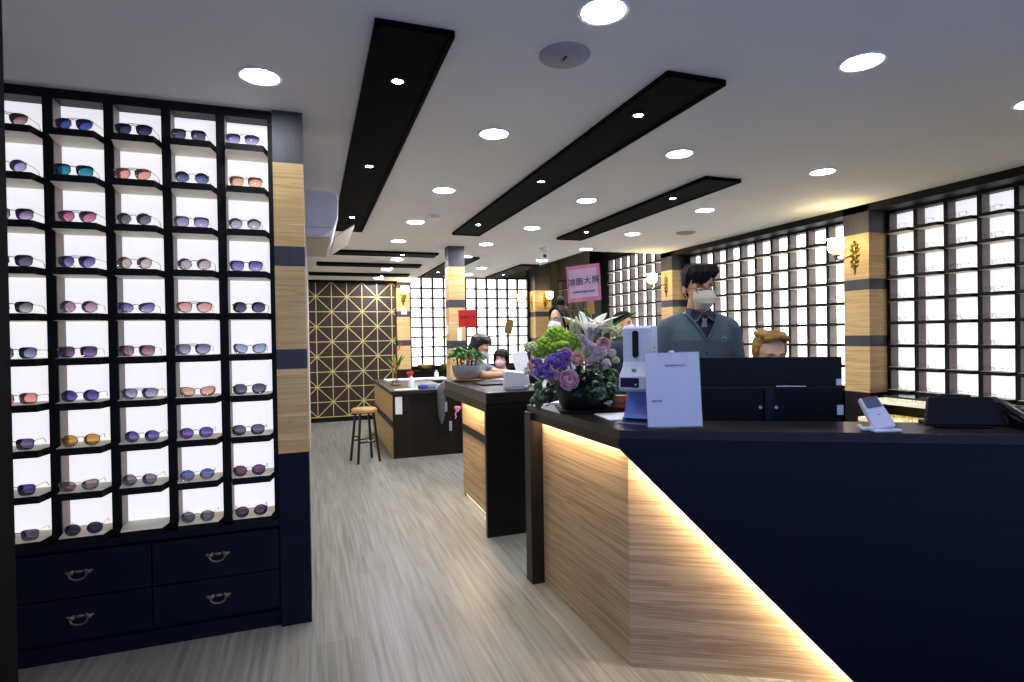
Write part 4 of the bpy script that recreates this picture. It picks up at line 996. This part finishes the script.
for k in range(9):
    a = random.uniform(0, 6.28); p = Vector((.02*math.cos(a), .02*math.sin(a), .22)); dv = Vector((.5*math.cos(a), .3*math.sin(a), random.uniform(.5, 1.3)))
    leaf(lf, p, dv, random.uniform(.12, .24), .035, .2)
for x, z in ((-.03, .36), (.05, .44), (.07, .56), (.0, .30), (.03, .38)):
    leaf(fo, Vector((x*.6, 0, z-.1)), Vector((x, 0, .2)), .13, .03, .1)
solid(lf.build('leaves', GREEN2, t)); solid(fo.build('blossoms', mat('orange_bloom', 'd8542a', .5, noise=.1), t))
for i, (x, y, c, w) in enumerate(((1.30, 7.05, '3c46a0', 'blue'), (1.42, 7.12, '8f9ab0', 'pale grey'), (1.54, 7.05, 'c9c4b8', 'cream'))):
    o = tag(MB().loft([(0, 0, 0, .06, .03), (0, 0, .02, .065, .034), (0, 0, .045, .055, .028), (0, 0, .052, .03, .015)], 20).build('spectacle_case', mat(w.replace(' ', '_')+'_case', c, .4), smooth=True), '%s spectacle case on the far desk' % w, 'case', 'spectacle cases on the far desk'); o.location = (x, y, Z3)
t = tag(MB().box((-.14, -.06, 0), (.14, .06, .012)).build('paper_pad', PAPER, bevel=.002), 'white paper pad by the spray bottle on the far desk', 'paper'); t.location = (1.08, 6.95, Z3)
# grey umbrella and tags hanging at the desk front
ug = mat('umbrella_grey', '55585c', .6, noise=.1)
t = thing('folded_umbrella', 'folded grey umbrella hanging off the front edge of the far desk', 'umbrella', (1.50, 6.775, 0))
MB().tube([(.12, .02, .93), (.04, .0, .88), (-.02, 0, .82), (-.03, -.01, .76), (-.03, -.01, .50), (-.03, -.01, .40)], [.03, .055, .055, .05, .04, .01], 12).build('canopy', ug, t, smooth=True)
MB().tube([(.12, .02, .93), (.18, .03, .965), (.22, .04, .96)], .010, 8).build('handle', GREYP, t, smooth=True)
for x, z, nm in ((1.545, .60, 'upper'), (1.60, .36, 'lower')):
    o = thing('key_tag', 'grey key tag hanging %s beside the folded umbrella' % ('higher' if nm == 'upper' else 'lowest'), 'tag', (x, 6.855, z))
    MB().box((-.018, -.004, -.07), (.018, .004, .05)).build('plate', GREYP, o, bevel=.004)
    MB().tube([(.0, .0, .05), (.004, 0, .10), (.0, .004, .16)], .0025, 6).build('cord', BLACKM, o)
t = thing('pink_charm', 'pink heart-shaped charm hanging on the front of the far desk', 'charm', (1.69, 6.855, .55))
PK = mat('pink_charm', 'e58aa4', .5)
MB().ell((-.016, 0, .02), (.026, .012, .026), 12, 8).ell((.018, 0, .016), (.026, .012, .026), 12, 8).ell((0, 0, -.006), (.026, .012, .028), 12, 8).build('heart', PK, t, smooth=True)
MB().tube([(-.01, 0, -.02), (-.03, 0, -.06), (-.015, 0, -.09), (-.03, 0, -.11)], .008, 8).build('ribbon', PK, t, smooth=True)
# notices on the wood column, the brown tag on the rear shelves
for (px, py, w, h), lb in (((459.5, 334.5, .055, .16), 'tall white notice on the front of the wood column'), ((448.6, 329.5, .03, .125), 'narrow white notice on the aisle side of the wood column')):
    p = on(px, py, 1, 7.0595) if w > .04 else on(px, py, 0, 1.654)
    if w > .04: o = MB().box((-w/2, -.003, -h/2), (w/2, 0, h/2)).build('paper_sign', PAPER)
    else: o = MB().box((-.003, -.05, -h/2), (0, .05, h/2)).build('paper_sign', PAPER); p.y = 7.15
    o.location = p; tag(o, lb, 'notice')
p = on(404.0, 311, 1, 10.3195); o = MB().box((-.05, -.003, -.06), (.05, 0, .06)).build('paper_sign', PAPER); o.location = p; tag(o, 'small white notice on the narrow oak pillar by the gold lattice screen', 'notice')
p = on(509, 326.5, 1, 10.66)
o = MB().box((-.075, -.01, -.14), (.075, .01, .14)).build('hanging_plaque', mat('brown_board', '8a6a3c', .6)); o.matrix_basis = Matrix.Translation(p) @ Matrix.Rotation(R(14), 4, 'Y'); tag(o, 'small tilted brown plaque hanging in front of the bright rear shelves', 'plaque')
# petals and leaves let light through
for m, w_ in ((WHITEF, .6), (PALEBUD, .5), (PURPLE, .45), (PINKR, .7), (CORAL, .7), (PALEP, .7), (ORCH, .7), (LIME, .4)):
    b_ = m.node_tree.nodes['Principled BSDF']; b_.inputs['Subsurface Weight'].default_value = w_
    b_.inputs['Subsurface Radius'].default_value = (1, .7, .7); b_.inputs['Subsurface Scale'].default_value = .03
# ------------------------------------------------------------------ people
def blob(mb, name, mats, parent, voxel, smooth=6, M=None):
    """fuse overlapping closed shapes into one continuous skin"""
    me = mb.mesh(name); o = bpy.data.objects.new('tmp_blob', me); C.objects.link(o)
    r = o.modifiers.new('fuse', 'REMESH'); r.mode = 'VOXEL'; r.voxel_size = voxel
    s = o.modifiers.new('smooth', 'SMOOTH'); s.iterations = smooth; s.factor = .5
    dg = bpy.context.evaluated_depsgraph_get(); dg.update()
    m2 = bpy.data.meshes.new_from_object(o.evaluated_get(dg)); bpy.data.objects.remove(o); bpy.data.meshes.remove(me)
    m2.name = name
    if not isinstance(mats, (list, tuple)): mats = [mats]
    m2.materials.clear()
    for m in mats: m2.materials.append(m)
    m2.shade_smooth()
    q = bpy.data.objects.new(name, m2); C.objects.link(q)
    if parent is not None: q.parent = parent
    return q
def cut(o, test):
    import bmesh
    b = bmesh.new(); b.from_mesh(o.data)
    bmesh.ops.delete(b, geom=[f for f in b.faces if test(f.calc_center_median())], context='FACES')
    b.to_mesh(o.data); b.free(); return o
def trim_top(o, z):
    import bmesh
    b = bmesh.new(); b.from_mesh(o.data)
    bmesh.ops.bisect_plane(b, geom=b.verts[:] + b.edges[:] + b.faces[:], plane_co=(0, 0, z), plane_no=(0, 0, 1), clear_outer=True)
    b.to_mesh(o.data); b.free(); return o
SKIN = mat('skin', 'd2a07c', .5, noise=.05, nscale=12); SKIN2 = mat('fair_skin', 'e0b696', .5, noise=.04, nscale=12)
HAIRB = mat('black_hair', '0b0908', .7, spec=.15, noise=.3, nscale=120); HAIRD = mat('dark_brown_hair', '22160f', .6, spec=.2, noise=.3, nscale=110); HAIRG = mat('golden_brown_hair', 'a47a2c', .45, noise=.4, nscale=70)
MASKY = mat('pale_yellow_mask', 'fbf4cf', .8, noise=.02); MASKW = mat('white_mask', 'e6e9ef', .8, noise=.02); MASKP = mat('pink_mask', 'dcaebd', .8, noise=.03)
CARD = mat('blue_grey_knit', '586872', .9, noise=.1, nscale=160, bump=.25); SHIRT = mat('navy_shirt', '13203f', .7, noise=.08); TIE = mat('silver_tie', '9c9a94', .5, noise=.1, nscale=80); COLLAR = mat('taupe_collar_edge', '8d7d78', .7)
TROU = mat('dark_trousers', '1d1f26', .8); EYEW = mat('eye_white', 'e8e6e2', .3, noise=0); IRIS = mat('dark_iris', '1c120c', .2, noise=0); SHOE = mat('black_shoe', '101011', .4)
def head_shapes(mb, H):
    mb.ell((0, .012, .03), (.076, .096, .090), 24, 16, H); mb.ell((0, -.028, -.02), (.065, .064, .085), 20, 14, H)
    mb.ell((0, -.033, -.07), (.052, .054, .044), 18, 12, H); mb.ell((0, -.074, -.096), (.022, .019, .017), 12, 8, H)
    mb.cap((0, -.090, .008), (0, -.108, -.030), .008, .0125, H); mb.ell((-.010, -.098, -.036), (.008, .010, .007), 10, 6, H); mb.ell((.010, -.098, -.036), (.008, .010, .007), 10, 6, H)
    mb.cap((-.045, -.078, .024), (-.010, -.088, .022), .010, .010, H); mb.cap((.010, -.088, .022), (.045, -.078, .024), .010, .010, H)
    for s in (-1, 1):
        mb.ell((s*.040, -.064, -.032), (.025, .022, .024), 12, 8, H)
        mb.ell((s*.077, .012, -.010), (.009, .020, .031), 12, 8, H); mb.ell((s*.083, .018, .004), (.006, .014, .018), 10, 6, H)
    mb.ell((0, -.088, -.061), (.023, .011, .006), 12, 6, H); mb.ell((0, -.087, -.070), (.020, .011, .007), 12, 6, H)
def face(root, H, mask=None, brow=HAIRB, closed=False):
    for s in (-1, 1):
        e = MB().ell((s*.031, -.0765, .001), (.0135, .0125, .0062), 16, 10, H).build('eye', EYEW, root, smooth=True)
        MB().ell((s*.031+.002, -.0868, -.002), (.0062, .0035, .0050), 12, 8, H).build('iris', IRIS, e, smooth=True)
        MB().tube([H @ Vector((s*x, -y, z)) for x, y, z in ((.014, .092, .023), (.028, .0945, .029), (.046, .084, .026))], [.003, .0038, .002], 6).build('eyebrow', brow, root)
    if mask:
        mb = MB(); nu, nv = 16, 10
        for th in (0, -.0018):
            for j in range(nv+1):
                v = j/nv; z = -.014 - .102*v
                hw = .069 - .010*max(0, .3-v)/.3 - .024*max(0, v-.4)/.6; yf = -.128 + .012*abs(v-.3)/.7 + (.034*max(0, v-.6)/.4) + (.012*max(0, .12-v)/.12)
                for i in range(nu+1):
                    u = -1+2*i/nu; x = hw*math.sin(u*1.25)/math.sin(1.25)
                    y = -.026 + (yf+.026)*(max(0, math.cos(u*1.38)))**.5
                    y -= .0022*math.cos(v*PI*7)*(abs(v-.5) < .36)*math.cos(u*1.4)
                    mb.add([(x*(1 if th == 0 else .985), y - th, z + .010*math.cos(u*1.5)*(v < .1))], [], H)
        n1 = (nu+1)*(nv+1)
        for lay in (0, n1):
            for j in range(nv):
                for i in range(nu):
                    a = lay + j*(nu+1)+i; mb.f.append((a, a+1, a+nu+2, a+nu+1) if lay == 0 else (a+nu+1, a+nu+2, a+1, a)); mb.m.append(0)
        o = mb.build('face_mask', mask, root, smooth=True)
        for s in (-1, 1):
            MB().tube([H @ Vector((s*x, y, z)) for x, y, z in ((.060, -.034, -.03), (.074, -.010, -.005), (.084, .026, .012), (.084, .034, -.015), (.072, -.005, -.05), (.058, -.034, -.095))], .0016, 5).build('ear_loop', mask, o)
def hand(mb, W, D, n, r=.0085, side=1, curl=.5):
    """palm from the wrist W along D (palm normal n); four bent fingers of unequal length and a thumb from the palm's side"""
    D = D.normalized(); n = n.normalized(); S = D.cross(n)*side
    mb.cap(W, W + D*.035, .024, .026); mb.ell(W + D*.055, (.032, .032, .024))
    for k, (off, L) in enumerate(((-.027, .066), (-.009, .076), (.009, .072), (.026, .056))):
        p = W + D*.085 + S*off; q = p + (D*math.cos(curl*.6) + n*math.sin(curl*.6))*L*.45; e = q + (D*math.cos(curl*1.6) + n*math.sin(curl*1.6))*L*.5
        mb.cap(W + D*.05 + S*off*.8, p, .011, .0095); mb.cap(p, q, .0092, r); mb.cap(q, e, r, .0072)
    b = W + D*.03 - S*.028; k1 = b - S*.022 + D*.030 + n*.008; k2 = k1 + D*.030 + n*.010 - S*.004
    mb.cap(W + D*.02 - S*.012, b, .014, .012); mb.cap(b, k1, .012, .0105); mb.cap(k1, k2, .010, .008)
def torso_rings(w=1, inf=0, z0=.93):                 # hips to the base of the neck
    return [(0, .0, z0, .150*w+inf, .105+inf), (0, 0, .98, .168*w+inf, .115+inf), (0, -.0, 1.08, .148*w+inf, .105+inf), (0, -.005, 1.18, .155*w+inf, .110+inf), (0, -.005, 1.29, .168*w+inf, .118+inf), (0, .002, 1.35, .165*w+inf, .106+inf), (0, .010, 1.395, .140*w+inf, .090+inf), (0, .016, 1.43, .100*w+inf, .074+inf), (0, .018, 1.455, .068*w+inf, .060+inf)]
def place(root, H, target, yaw, s):
    """stand the figure so that the point between its eyes lands on target"""
    q = Matrix.Rotation(yaw, 4, 'Z') @ Matrix.Scale(s, 4) @ (H @ Vector((0, -.08, 0)))
    root.matrix_basis = Matrix.Translation(Vector(target) - q) @ Matrix.Rotation(yaw, 4, 'Z') @ Matrix.Scale(s, 4)
def person(label, loc, yaw, s=1.0, w=1.0, hyaw=0, hpitch=0, htilt=0, lean=0, arms=None, legs='stand', skin=SKIN, voxel=.007, eye=None, arms_w=None):
    root = thing('person', label, 'person')
    T = Matrix.Translation((0, 0, .95)) @ Matrix.Rotation(R(lean), 4, 'X') @ Matrix.Translation((0, 0, -.95))
    Hm = T @ Matrix.Translation((0, -.012, 1.592)) @ Matrix.Translation((0, .01, -.09)) @ Matrix.Rotation(hyaw, 4, 'Z') @ Matrix.Rotation(R(hpitch), 4, 'X') @ Matrix.Rotation(R(htilt), 4, 'Y') @ Matrix.Translation((0, -.01, .09))
    place(root, Hm, eye, yaw, s)
    mb = MB(); head_shapes(mb, Hm)
    mb.loft(torso_rings(w), 28, T)
    mb.cap(T @ Vector((0, .022, 1.44)), Hm @ Vector((0, .012, -.06)), .058, .052)
    arms = arms or {}
    if arms_w:
        iv = root.matrix_basis.inverted(); arms = {k: (iv @ Vector(a), iv @ Vector(b)) for k, (a, b) in arms_w.items()}
    J = {}
    for sd in (-1, 1):
        sh = Vector((sd*.170*w, .004, 1.350)); el, wr = arms.get(sd, (Vector((sd*.225*w, .03, 1.12)), Vector((sd*.215*w, -.06, .88))))
        sh = T @ sh; el, wr = Vector(el), Vector(wr); J[sd] = (sh, el, wr)
        mb.cap(T @ Vector((sd*.06*w, .012, 1.40)), sh, .048, .048); mb.cap(sh, el, .050, .041); mb.cap(el, wr, .041, .026)
        D = wr-el; hand(mb, wr, D, Vector((-sd*.6, -.8, 0)) if D.z < -.05 else Vector((0, 0, -1)), side=sd)
    for sd in (-1, 1):
        if legs == 'stand': hp, kn, an, toe = (.088, 0, .93), (.095, -.015, .50), (.095, .03, .085), (.10, -.13, .035)
        else: hp, kn, an, toe = (.09, 0, .96), (.11, -.34, .95), (.11, -.32, .56), (.11, -.44, .52)
        hp, kn, an, toe = [Vector((sd*p[0], p[1], p[2])) for p in (hp, kn, an, toe)]
        mb.cap(hp, kn, .082, .055); mb.cap(kn, an, .053, .036); mb.cap(an, toe, .038, .03)
    body = blob(mb, 'body', skin, root, voxel)
    return root, body, T, Hm, J
def garment(name, m, root, T, J, w, inf, voxel, z0=.93, sleeve=1.0, smooth=5):
    mb = MB(); mb.loft(torso_rings(w, inf, z0), 28, T)
    for sd in (-1, 1):
        sh, el, wr = J[sd]
        mb.cap(T @ Vector((sd*.06*w, .012, 1.40)), sh, .046+inf, .049+inf); mb.cap(sh, el if sleeve > .5 else sh.lerp(el, .6), .049+inf, .043+inf)
        if sleeve > .5: mb.cap(el, el.lerp(wr, sleeve), .043+inf, .030+inf)
    return blob(mb, name, m, root, voxel, smooth)
def trousers(root, voxel, legs='stand'):
    mb = MB(); mb.loft([(0, 0, .90, .172, .122), (0, 0, 1.0, .165, .118)], 24); mb.ell((0, 0, .93), (.175, .125, .09))
    for sd in (-1, 1):
        pts = ((.088, 0, .93), (.095, -.015, .50), (.095, .03, .10)) if legs == 'stand' else ((.09, 0, .96), (.11, -.34, .95), (.11, -.32, .60))
        a, b, c = [Vector((sd*p[0], p[1], p[2])) for p in pts]
        mb.cap(a, b, .094, .067); mb.cap(b, c, .065, .055)
    for sd in (-1, 1):
        an, toe = ((.095, .03, .06), (.10, -.13, .04)) if legs == 'stand' else ((.11, -.32, .54), (.11, -.44, .52))
        an, toe = Vector((sd*an[0], an[1], an[2])), Vector((sd*toe[0], toe[1], toe[2]))
        m_ = MB(); m_.cap(an + Vector((0, .015, .01)), an.lerp(toe, .5), .046, .044); m_.cap(an.lerp(toe, .4), toe - Vector((0, .01, 0)), .045, .040)
        blob(m_, 'shoe', SHOE, root, voxel, 3)
    return blob(mb, 'trousers', TROU, root, voxel)
def strands(mb, H, pts, n, r, jit, rnd):
    for k in range(n):
        j = lambda: Vector((rnd.uniform(-1, 1), rnd.uniform(-1, 1), rnd.uniform(-1, 1)))*jit
        o = j(); P = [H @ (Vector(p) + o + j()*.3) for p in pts]
        mb.tube(P, [r*.7] + [r]*(len(P)-2) + [r*.35], 6)

rn = random.Random(3)
# the standing man
ep = PD(705.0, 289, 3.45)
yaw1 = -R(19.449) + R(2)
root, body, T, H, J = person('standing man in a blue-grey cardigan, navy shirt and pale yellow face mask', None, yaw1, ep.z/1.590, 1.06, R(5), 9, -2, voxel=.006, eye=ep)
face(root, H, MASKY)
hb = MB()
hb.ell((0, .028, .050), (.087, .094, .090), 24, 16, H); hb.ell((0, .055, -.015), (.070, .055, .070), 18, 12, H); hb.ell((0, .004, .082), (.076, .084, .052), 20, 12, H)
for s in (-1, 1): hb.ell((s*.074, .020, .032), (.014, .045, .042), 12, 8, H)
for k in range(44):
    x = -.076 + .152*k/43; strands(hb, H, [(x*.5+.02, .03, .130), (x*.92+.014, -.038, .124), (x*.98+.004, -.080, .090), (x*1.0-.010, -.0945, .052 - .018*(x < .01) + .03*max(0, x)/.07 + rn.uniform(-.014, .012))], 1, .0095, .005, rn)
for k in range(40):
    a = rn.uniform(0, 2*PI); x, y = .07*math.cos(a), .03+.075*math.sin(a)
    strands(hb, H, [(x*.3, y*.4+.01, .132), (x*.82, y*.8+.005, .118), (x*1.14, y*1.12, .075), (x*1.18, y*1.2, .035)], 1, .009, .007, rn)
blob(hb, 'hair', HAIRB, root, .0045, 4)
gl = MB()
for s in (-1, 1): gl.tube([H @ Vector((s*(.034 + .027*math.cos(a)), -.099, -.002 + .019*math.sin(a))) for a in [2*PI*k/20 for k in range(20)]], .0016, 6, True).tube([H @ Vector((s*.061, -.098, .006)), H @ Vector((s*.078, -.03, .006)), H @ Vector((s*.080, .02, .002))], .0015, 5)
gl.tube([H @ Vector((-.008, -.100, .002)), H @ Vector((0, -.104, .005)), H @ Vector((.008, -.100, .002))], .0016, 5)
gl.build('eyeglasses', FR_B, root)
sh = garment('shirt', SHIRT, root, T, J, 1.06, .007, .007, smooth=4)
trim_top(sh, 1.445)
cg = garment('cardigan', CARD, root, T, J, 1.06, .018, .006, z0=.86, sleeve=.95)
# V neck: open above a V that runs from mid chest to the shoulders
cut(cg, lambda p: (p.z > 1.285 + abs(p.x)*1.75 and p.y < .03) or (p.z > 1.44 and abs(p.x) < .095))
cm = MB()
for s in (-1, 1): cm.tube([(s*.003, -.139, 1.287), (s*.030, -.134, 1.338), (s*.058, -.118, 1.388), (s*.080, -.085, 1.426), (s*.086, -.03, 1.442)], .0065, 8)
cm.build('neckband', CARD, cg, smooth=True)
for z in (.98, 1.06, 1.14, 1.22): MB().cyl((0, -.128-.001, z), (0, -.136, z), .007, n=12).build('button', mat('dark_button', '23262e', .4), cg)
co = MB()
for s in (-1, 1):
    co.add([(s*.004, -.092, 1.440), (s*.052, -.055, 1.470), (s*.066, .0, 1.478), (s*.080, -.02, 1.442), (s*.074, -.082, 1.408), (s*.046, -.114, 1.400)], [(0,1,4,5), (1,2,3,4)])
solid(co.build('collar', SHIRT, sh), .004)
ce = MB()
for s in (-1, 1): ce.tube([(s*.006, -.098, 1.436), (s*.046, -.119, 1.398), (s*.075, -.086, 1.405)], .0032, 6)
ce.build('collar_edge', COLLAR, sh)
ti = MB().prism([(-.017, 0), (.017, 0), (.012, -.03), (.024, -.115), (0, -.15), (-.024, -.115), (-.012, -.03)], -.003, .003, Matrix.Translation((0, -.112, 1.425)) @ Matrix.Rotation(R(10), 4, 'X') @ Matrix(((1,0,0,0),(0,0,-1,0),(0,1,0,0),(0,0,0,1)))).build('tie', TIE, root, bevel=.002)
kb = MB().ell((0, -.110, 1.428), (.020, .012, .018), 12, 8).build('tie_knot', BLACKM, ti, smooth=True)
tt = MB().prism([(.026, -.105), (.034, -.12), (.006, -.175), (-.006, -.16)], -.002, .002, Matrix.Translation((0, -.113, 1.425)) @ Matrix.Rotation(R(10), 4, 'X') @ Matrix(((1,0,0,0),(0,0,-1,0),(0,1,0,0),(0,0,0,1)))).build('tie_border', BLACKM, ti)
lg = MB(); lz = Vector((.105, -.1285, 1.300))
lg.tube([lz + Vector((-.016, .002, -.008)), lz + Vector((0, 0, .014)), lz + Vector((.016, .004, -.008))], .0016, 5).tube([lz + Vector((-.005, 0, .002)), lz + Vector((.004, 0, -.006)), lz + Vector((.010, .002, .004))], .0013, 5).tube([lz + Vector((-.018, .003, -.018)), lz + Vector((.018, .005, -.018))], .0014, 5)
lg.build('emblem', mat('pale_thread', 'b9c0c8', .7), cg)
trousers(root, .009)

# seated man behind the monitor
def seat(loc, h, r=.17, yaw=0, lab=''):
    t = thing('work_stool', lab, 'stool', (loc[0], loc[1], 0), yaw)
    MB().lathe([(0, h-.07), (r*.9, h-.07), (r, h-.05), (r, h-.01), (r*.9, h), (0, h)], 28).build('seat', BLACK, t, smooth=True)
    MB().cyl((0, 0, .05), (0, 0, h-.07), .025).build('post', CHROME, t, smooth=True)
    b = MB()
    for k in range(5): b.tube([(0, 0, .06), (.22*math.cos(k*1.257), .22*math.sin(k*1.257), .045)], [.02, .013], 8).ell((.22*math.cos(k*1.257), .22*math.sin(k*1.257), .025), (.02, .02, .025), 10, 6)
    b.build('base', BLACKM, t, smooth=True)
e2 = PD(776.0, 358.5, 3.10); y2 = -R(19.449) + R(-2)
root, body, T, H, J = person('seated man with golden-brown hair, only his forehead showing above the monitor', None, y2, 1, 1.0, 0, 10, 0, arms={-1: ((-.20, .03, 1.09), (-.13, -.10, .97)), 1: ((.20, .03, 1.09), (.13, -.10, .97))}, legs='sit', skin=SKIN2, voxel=.009, eye=e2)
face(root, H, MASKW, brow=HAIRG)
hb = MB(); hb.ell((0, .030, .050), (.086, .090, .084), 24, 16, H); hb.ell((0, .055, -.02), (.070, .055, .07), 18, 12, H)
for s in (-1, 1): hb.ell((s*.078, .014, .030), (.014, .040, .050), 12, 8, H)
for k in range(34):
    hb.ell((rn.uniform(-.06, .06), rn.uniform(-.03, .08), .118), (.02, .024, .018), 8, 6, H)
for k in range(24):
    f = k/23; strands(hb, H, [(-.066+.02*f, .002+.02*f, .084+.03*f), (-.046+.02*f, -.062+.05*f, .100+.03*f), (.018, -.078+.06*f, .118+.022*f), (.070, -.045+.05*f, .105+.012*f), (.086, -.010+.05*f, .080)], 1, .012, .004, rn)
blob(hb, 'hair', HAIRG, root, .005, 2)
g2 = garment('shirt', SHIRT, root, T, J, 1.0, .012, .01); trim_top(g2, 1.444)
trousers(root, .011, 'sit')
q = root.matrix_basis @ Vector((0, .02, .835)); seat((q.x, q.y), q.z, .18, 0, 'black work stool under the seated man behind the monitor')

# woman with a hair bun
e3 = PD(554.0, 320.5, 4.95); y3 = -R(19.449) - R(48)
root, body, T, H, J = person('woman with dark hair in a bun and a white face mask, turned left', None, y3, e3.z/1.605, .9, R(6), 4, 0, skin=SKIN2, voxel=.009, eye=e3)
face(root, H, MASKW, brow=HAIRD)
hb = MB(); hb.ell((0, .026, .048), (.084, .094, .088), 24, 16, H); hb.ell((0, .06, -.02), (.072, .055, .085), 18, 12, H); hb.ell((0, .04, .165), (.046, .044, .042), 16, 10, H); hb.ell((0, .035, .13), (.03, .03, .03), 12, 8, H)
for s in (-1, 1): strands(hb, H, [(s*.01, -.03, .126), (s*.054, -.060, .085), (s*.074, -.042, .03), (s*.075, -.022, -.04), (s*.066, -.012, -.09)], 6, .010, .005, rn)
blob(hb, 'hair', HAIRD, root, .006, 3)
g3 = garment('blouse', mat('white_blouse', 'dfe2e4', .8), root, T, J, .9, .012, .01); trim_top(g3, 1.444)
trousers(root, .011)

# man far behind, turned right
e4 = PD(630, 324, 5.6); y4 = -R(19.449) + R(46)
root, body, T, H, J = person('man in navy with short black hair and pale mask, far behind the dispenser, turned right', None, y4, e4.z/1.605, 1.0, R(4), 0, 0, voxel=.01, eye=e4)
face(root, H, mat('pale_lilac_mask', 'd8cfdd', .8))
hb = MB(); hb.ell((0, .024, .048), (.082, .092, .086), 24, 16, H); hb.ell((0, .055, -.005), (.068, .052, .06), 18, 12, H); hb.ell((0, -.01, .095), (.066, .078, .045), 18, 10, H)
blob(hb, 'hair', HAIRB, root, .006, 3)
g4 = garment('jacket', mat('navy_jacket', '1a2238', .8), root, T, J, 1.0, .016, .01); trim_top(g4, 1.444)
trousers(root, .011)

# person leaning on the middle counter
e5 = PD(486.0, 351, 5.62); y5 = -R(19.449) + R(60)
el5, wr5 = on(486, 375.5, 2, 1.092), on(507, 374.5, 2, 1.085)
root, body, T, H, J = person('person with short dark hair and a pale blue mask leaning over the middle counter', None, y5, .98, 1.0, R(5), 26, 0, lean=1, arms_w={-1: (el5, wr5), 1: (el5 + Vector((.20, .26, .0)), wr5 + Vector((.10, .06, .01)))}, voxel=.009, eye=e5)
face(root, H, mat('pale_blue_mask', 'c3d4e2', .8))
hb = MB(); hb.ell((0, .028, .048), (.088, .098, .092), 24, 16, H); hb.ell((0, .06, -.02), (.076, .055, .08), 18, 12, H); hb.ell((0, -.012, .10), (.072, .082, .046), 18, 10, H)
strands(hb, H, [(0, .02, .128), (0, -.05, .122), (.0, -.094, .085)], 22, .012, .016, rn)
for s in (-1, 1): hb.ell((s*.078, .02, .02), (.014, .045, .05), 12, 8, H)
blob(hb, 'hair', mat('blue_black_hair', '14151c', .38, noise=.3, nscale=100), root, .006, 3)
g5 = garment('shirt', mat('slate_shirt', '6c7684', .8), root, T, J, 1.0, .013, .01, sleeve=.12); trim_top(g5, 1.444)
trousers(root, .011)

# child in a pink mask
e6 = PD(500.0, 359.5, 6.35); y6 = -R(19.449) + R(-12)
root, body, T, H, J = person('child with a dark fringe and a pink face mask behind the middle counter', None, y6, .86, 1.0, R(-4), 4, 6, legs='sit', skin=SKIN2, voxel=.011, eye=e6)
face(root, H, MASKP, brow=HAIRD)
hb = MB(); hb.ell((0, .022, .044), (.092, .100, .090), 24, 16, H); hb.ell((0, .05, -.03), (.082, .06, .09), 18, 12, H)
for k in range(14):
    x = -.075+.15*k/13; strands(hb, H, [(x*.5, -.02, .128), (x*.9, -.075, .105), (x, -.098, .055), (x, -.100, .030+rn.uniform(0, .014))], 1, .011, .003, rn)
for s in (-1, 1): strands(hb, H, [(s*.05, -.04, .11), (s*.085, -.045, .05), (s*.088, -.03, -.04), (s*.082, -.02, -.10)], 7, .012, .010, rn)
blob(hb, 'hair', HAIRD, root, .007, 3)
g6 = garment('top', mat('pale_top', 'd9d3d8', .8), root, T, J, 1.0, .014, .012); trim_top(g6, 1.444)
trousers(root, .013, 'sit')
q = root.matrix_basis @ Vector((0, .02, .835)); seat((q.x, q.y), q.z, .16, .3, 'black work stool under the child behind the middle counter')
# ------------------------------------------------------------------ light
w = bpy.data.worlds.new('world'); bpy.context.scene.world = w; w.use_nodes = True
bg = w.node_tree.nodes['Background']; bg.inputs['Color'].default_value = (.36, .50, 1, 1); bg.inputs['Strength'].default_value = .75
sc = bpy.context.scene
sc.view_settings.view_transform = 'Standard'; sc.view_settings.look = 'None'; sc.view_settings.gamma = 1; sc.view_settings.use_curve_mapping = False
sc.view_settings.exposure = 0.22
sc.cycles.use_denoising = True
sc.cycles.max_bounces = 8; sc.cycles.diffuse_bounces = 4; sc.cycles.transparent_max_bounces = 16
sc.cycles.caustics_reflective = False; sc.cycles.caustics_refractive = False
sc.cycles.sample_clamp_indirect = 8
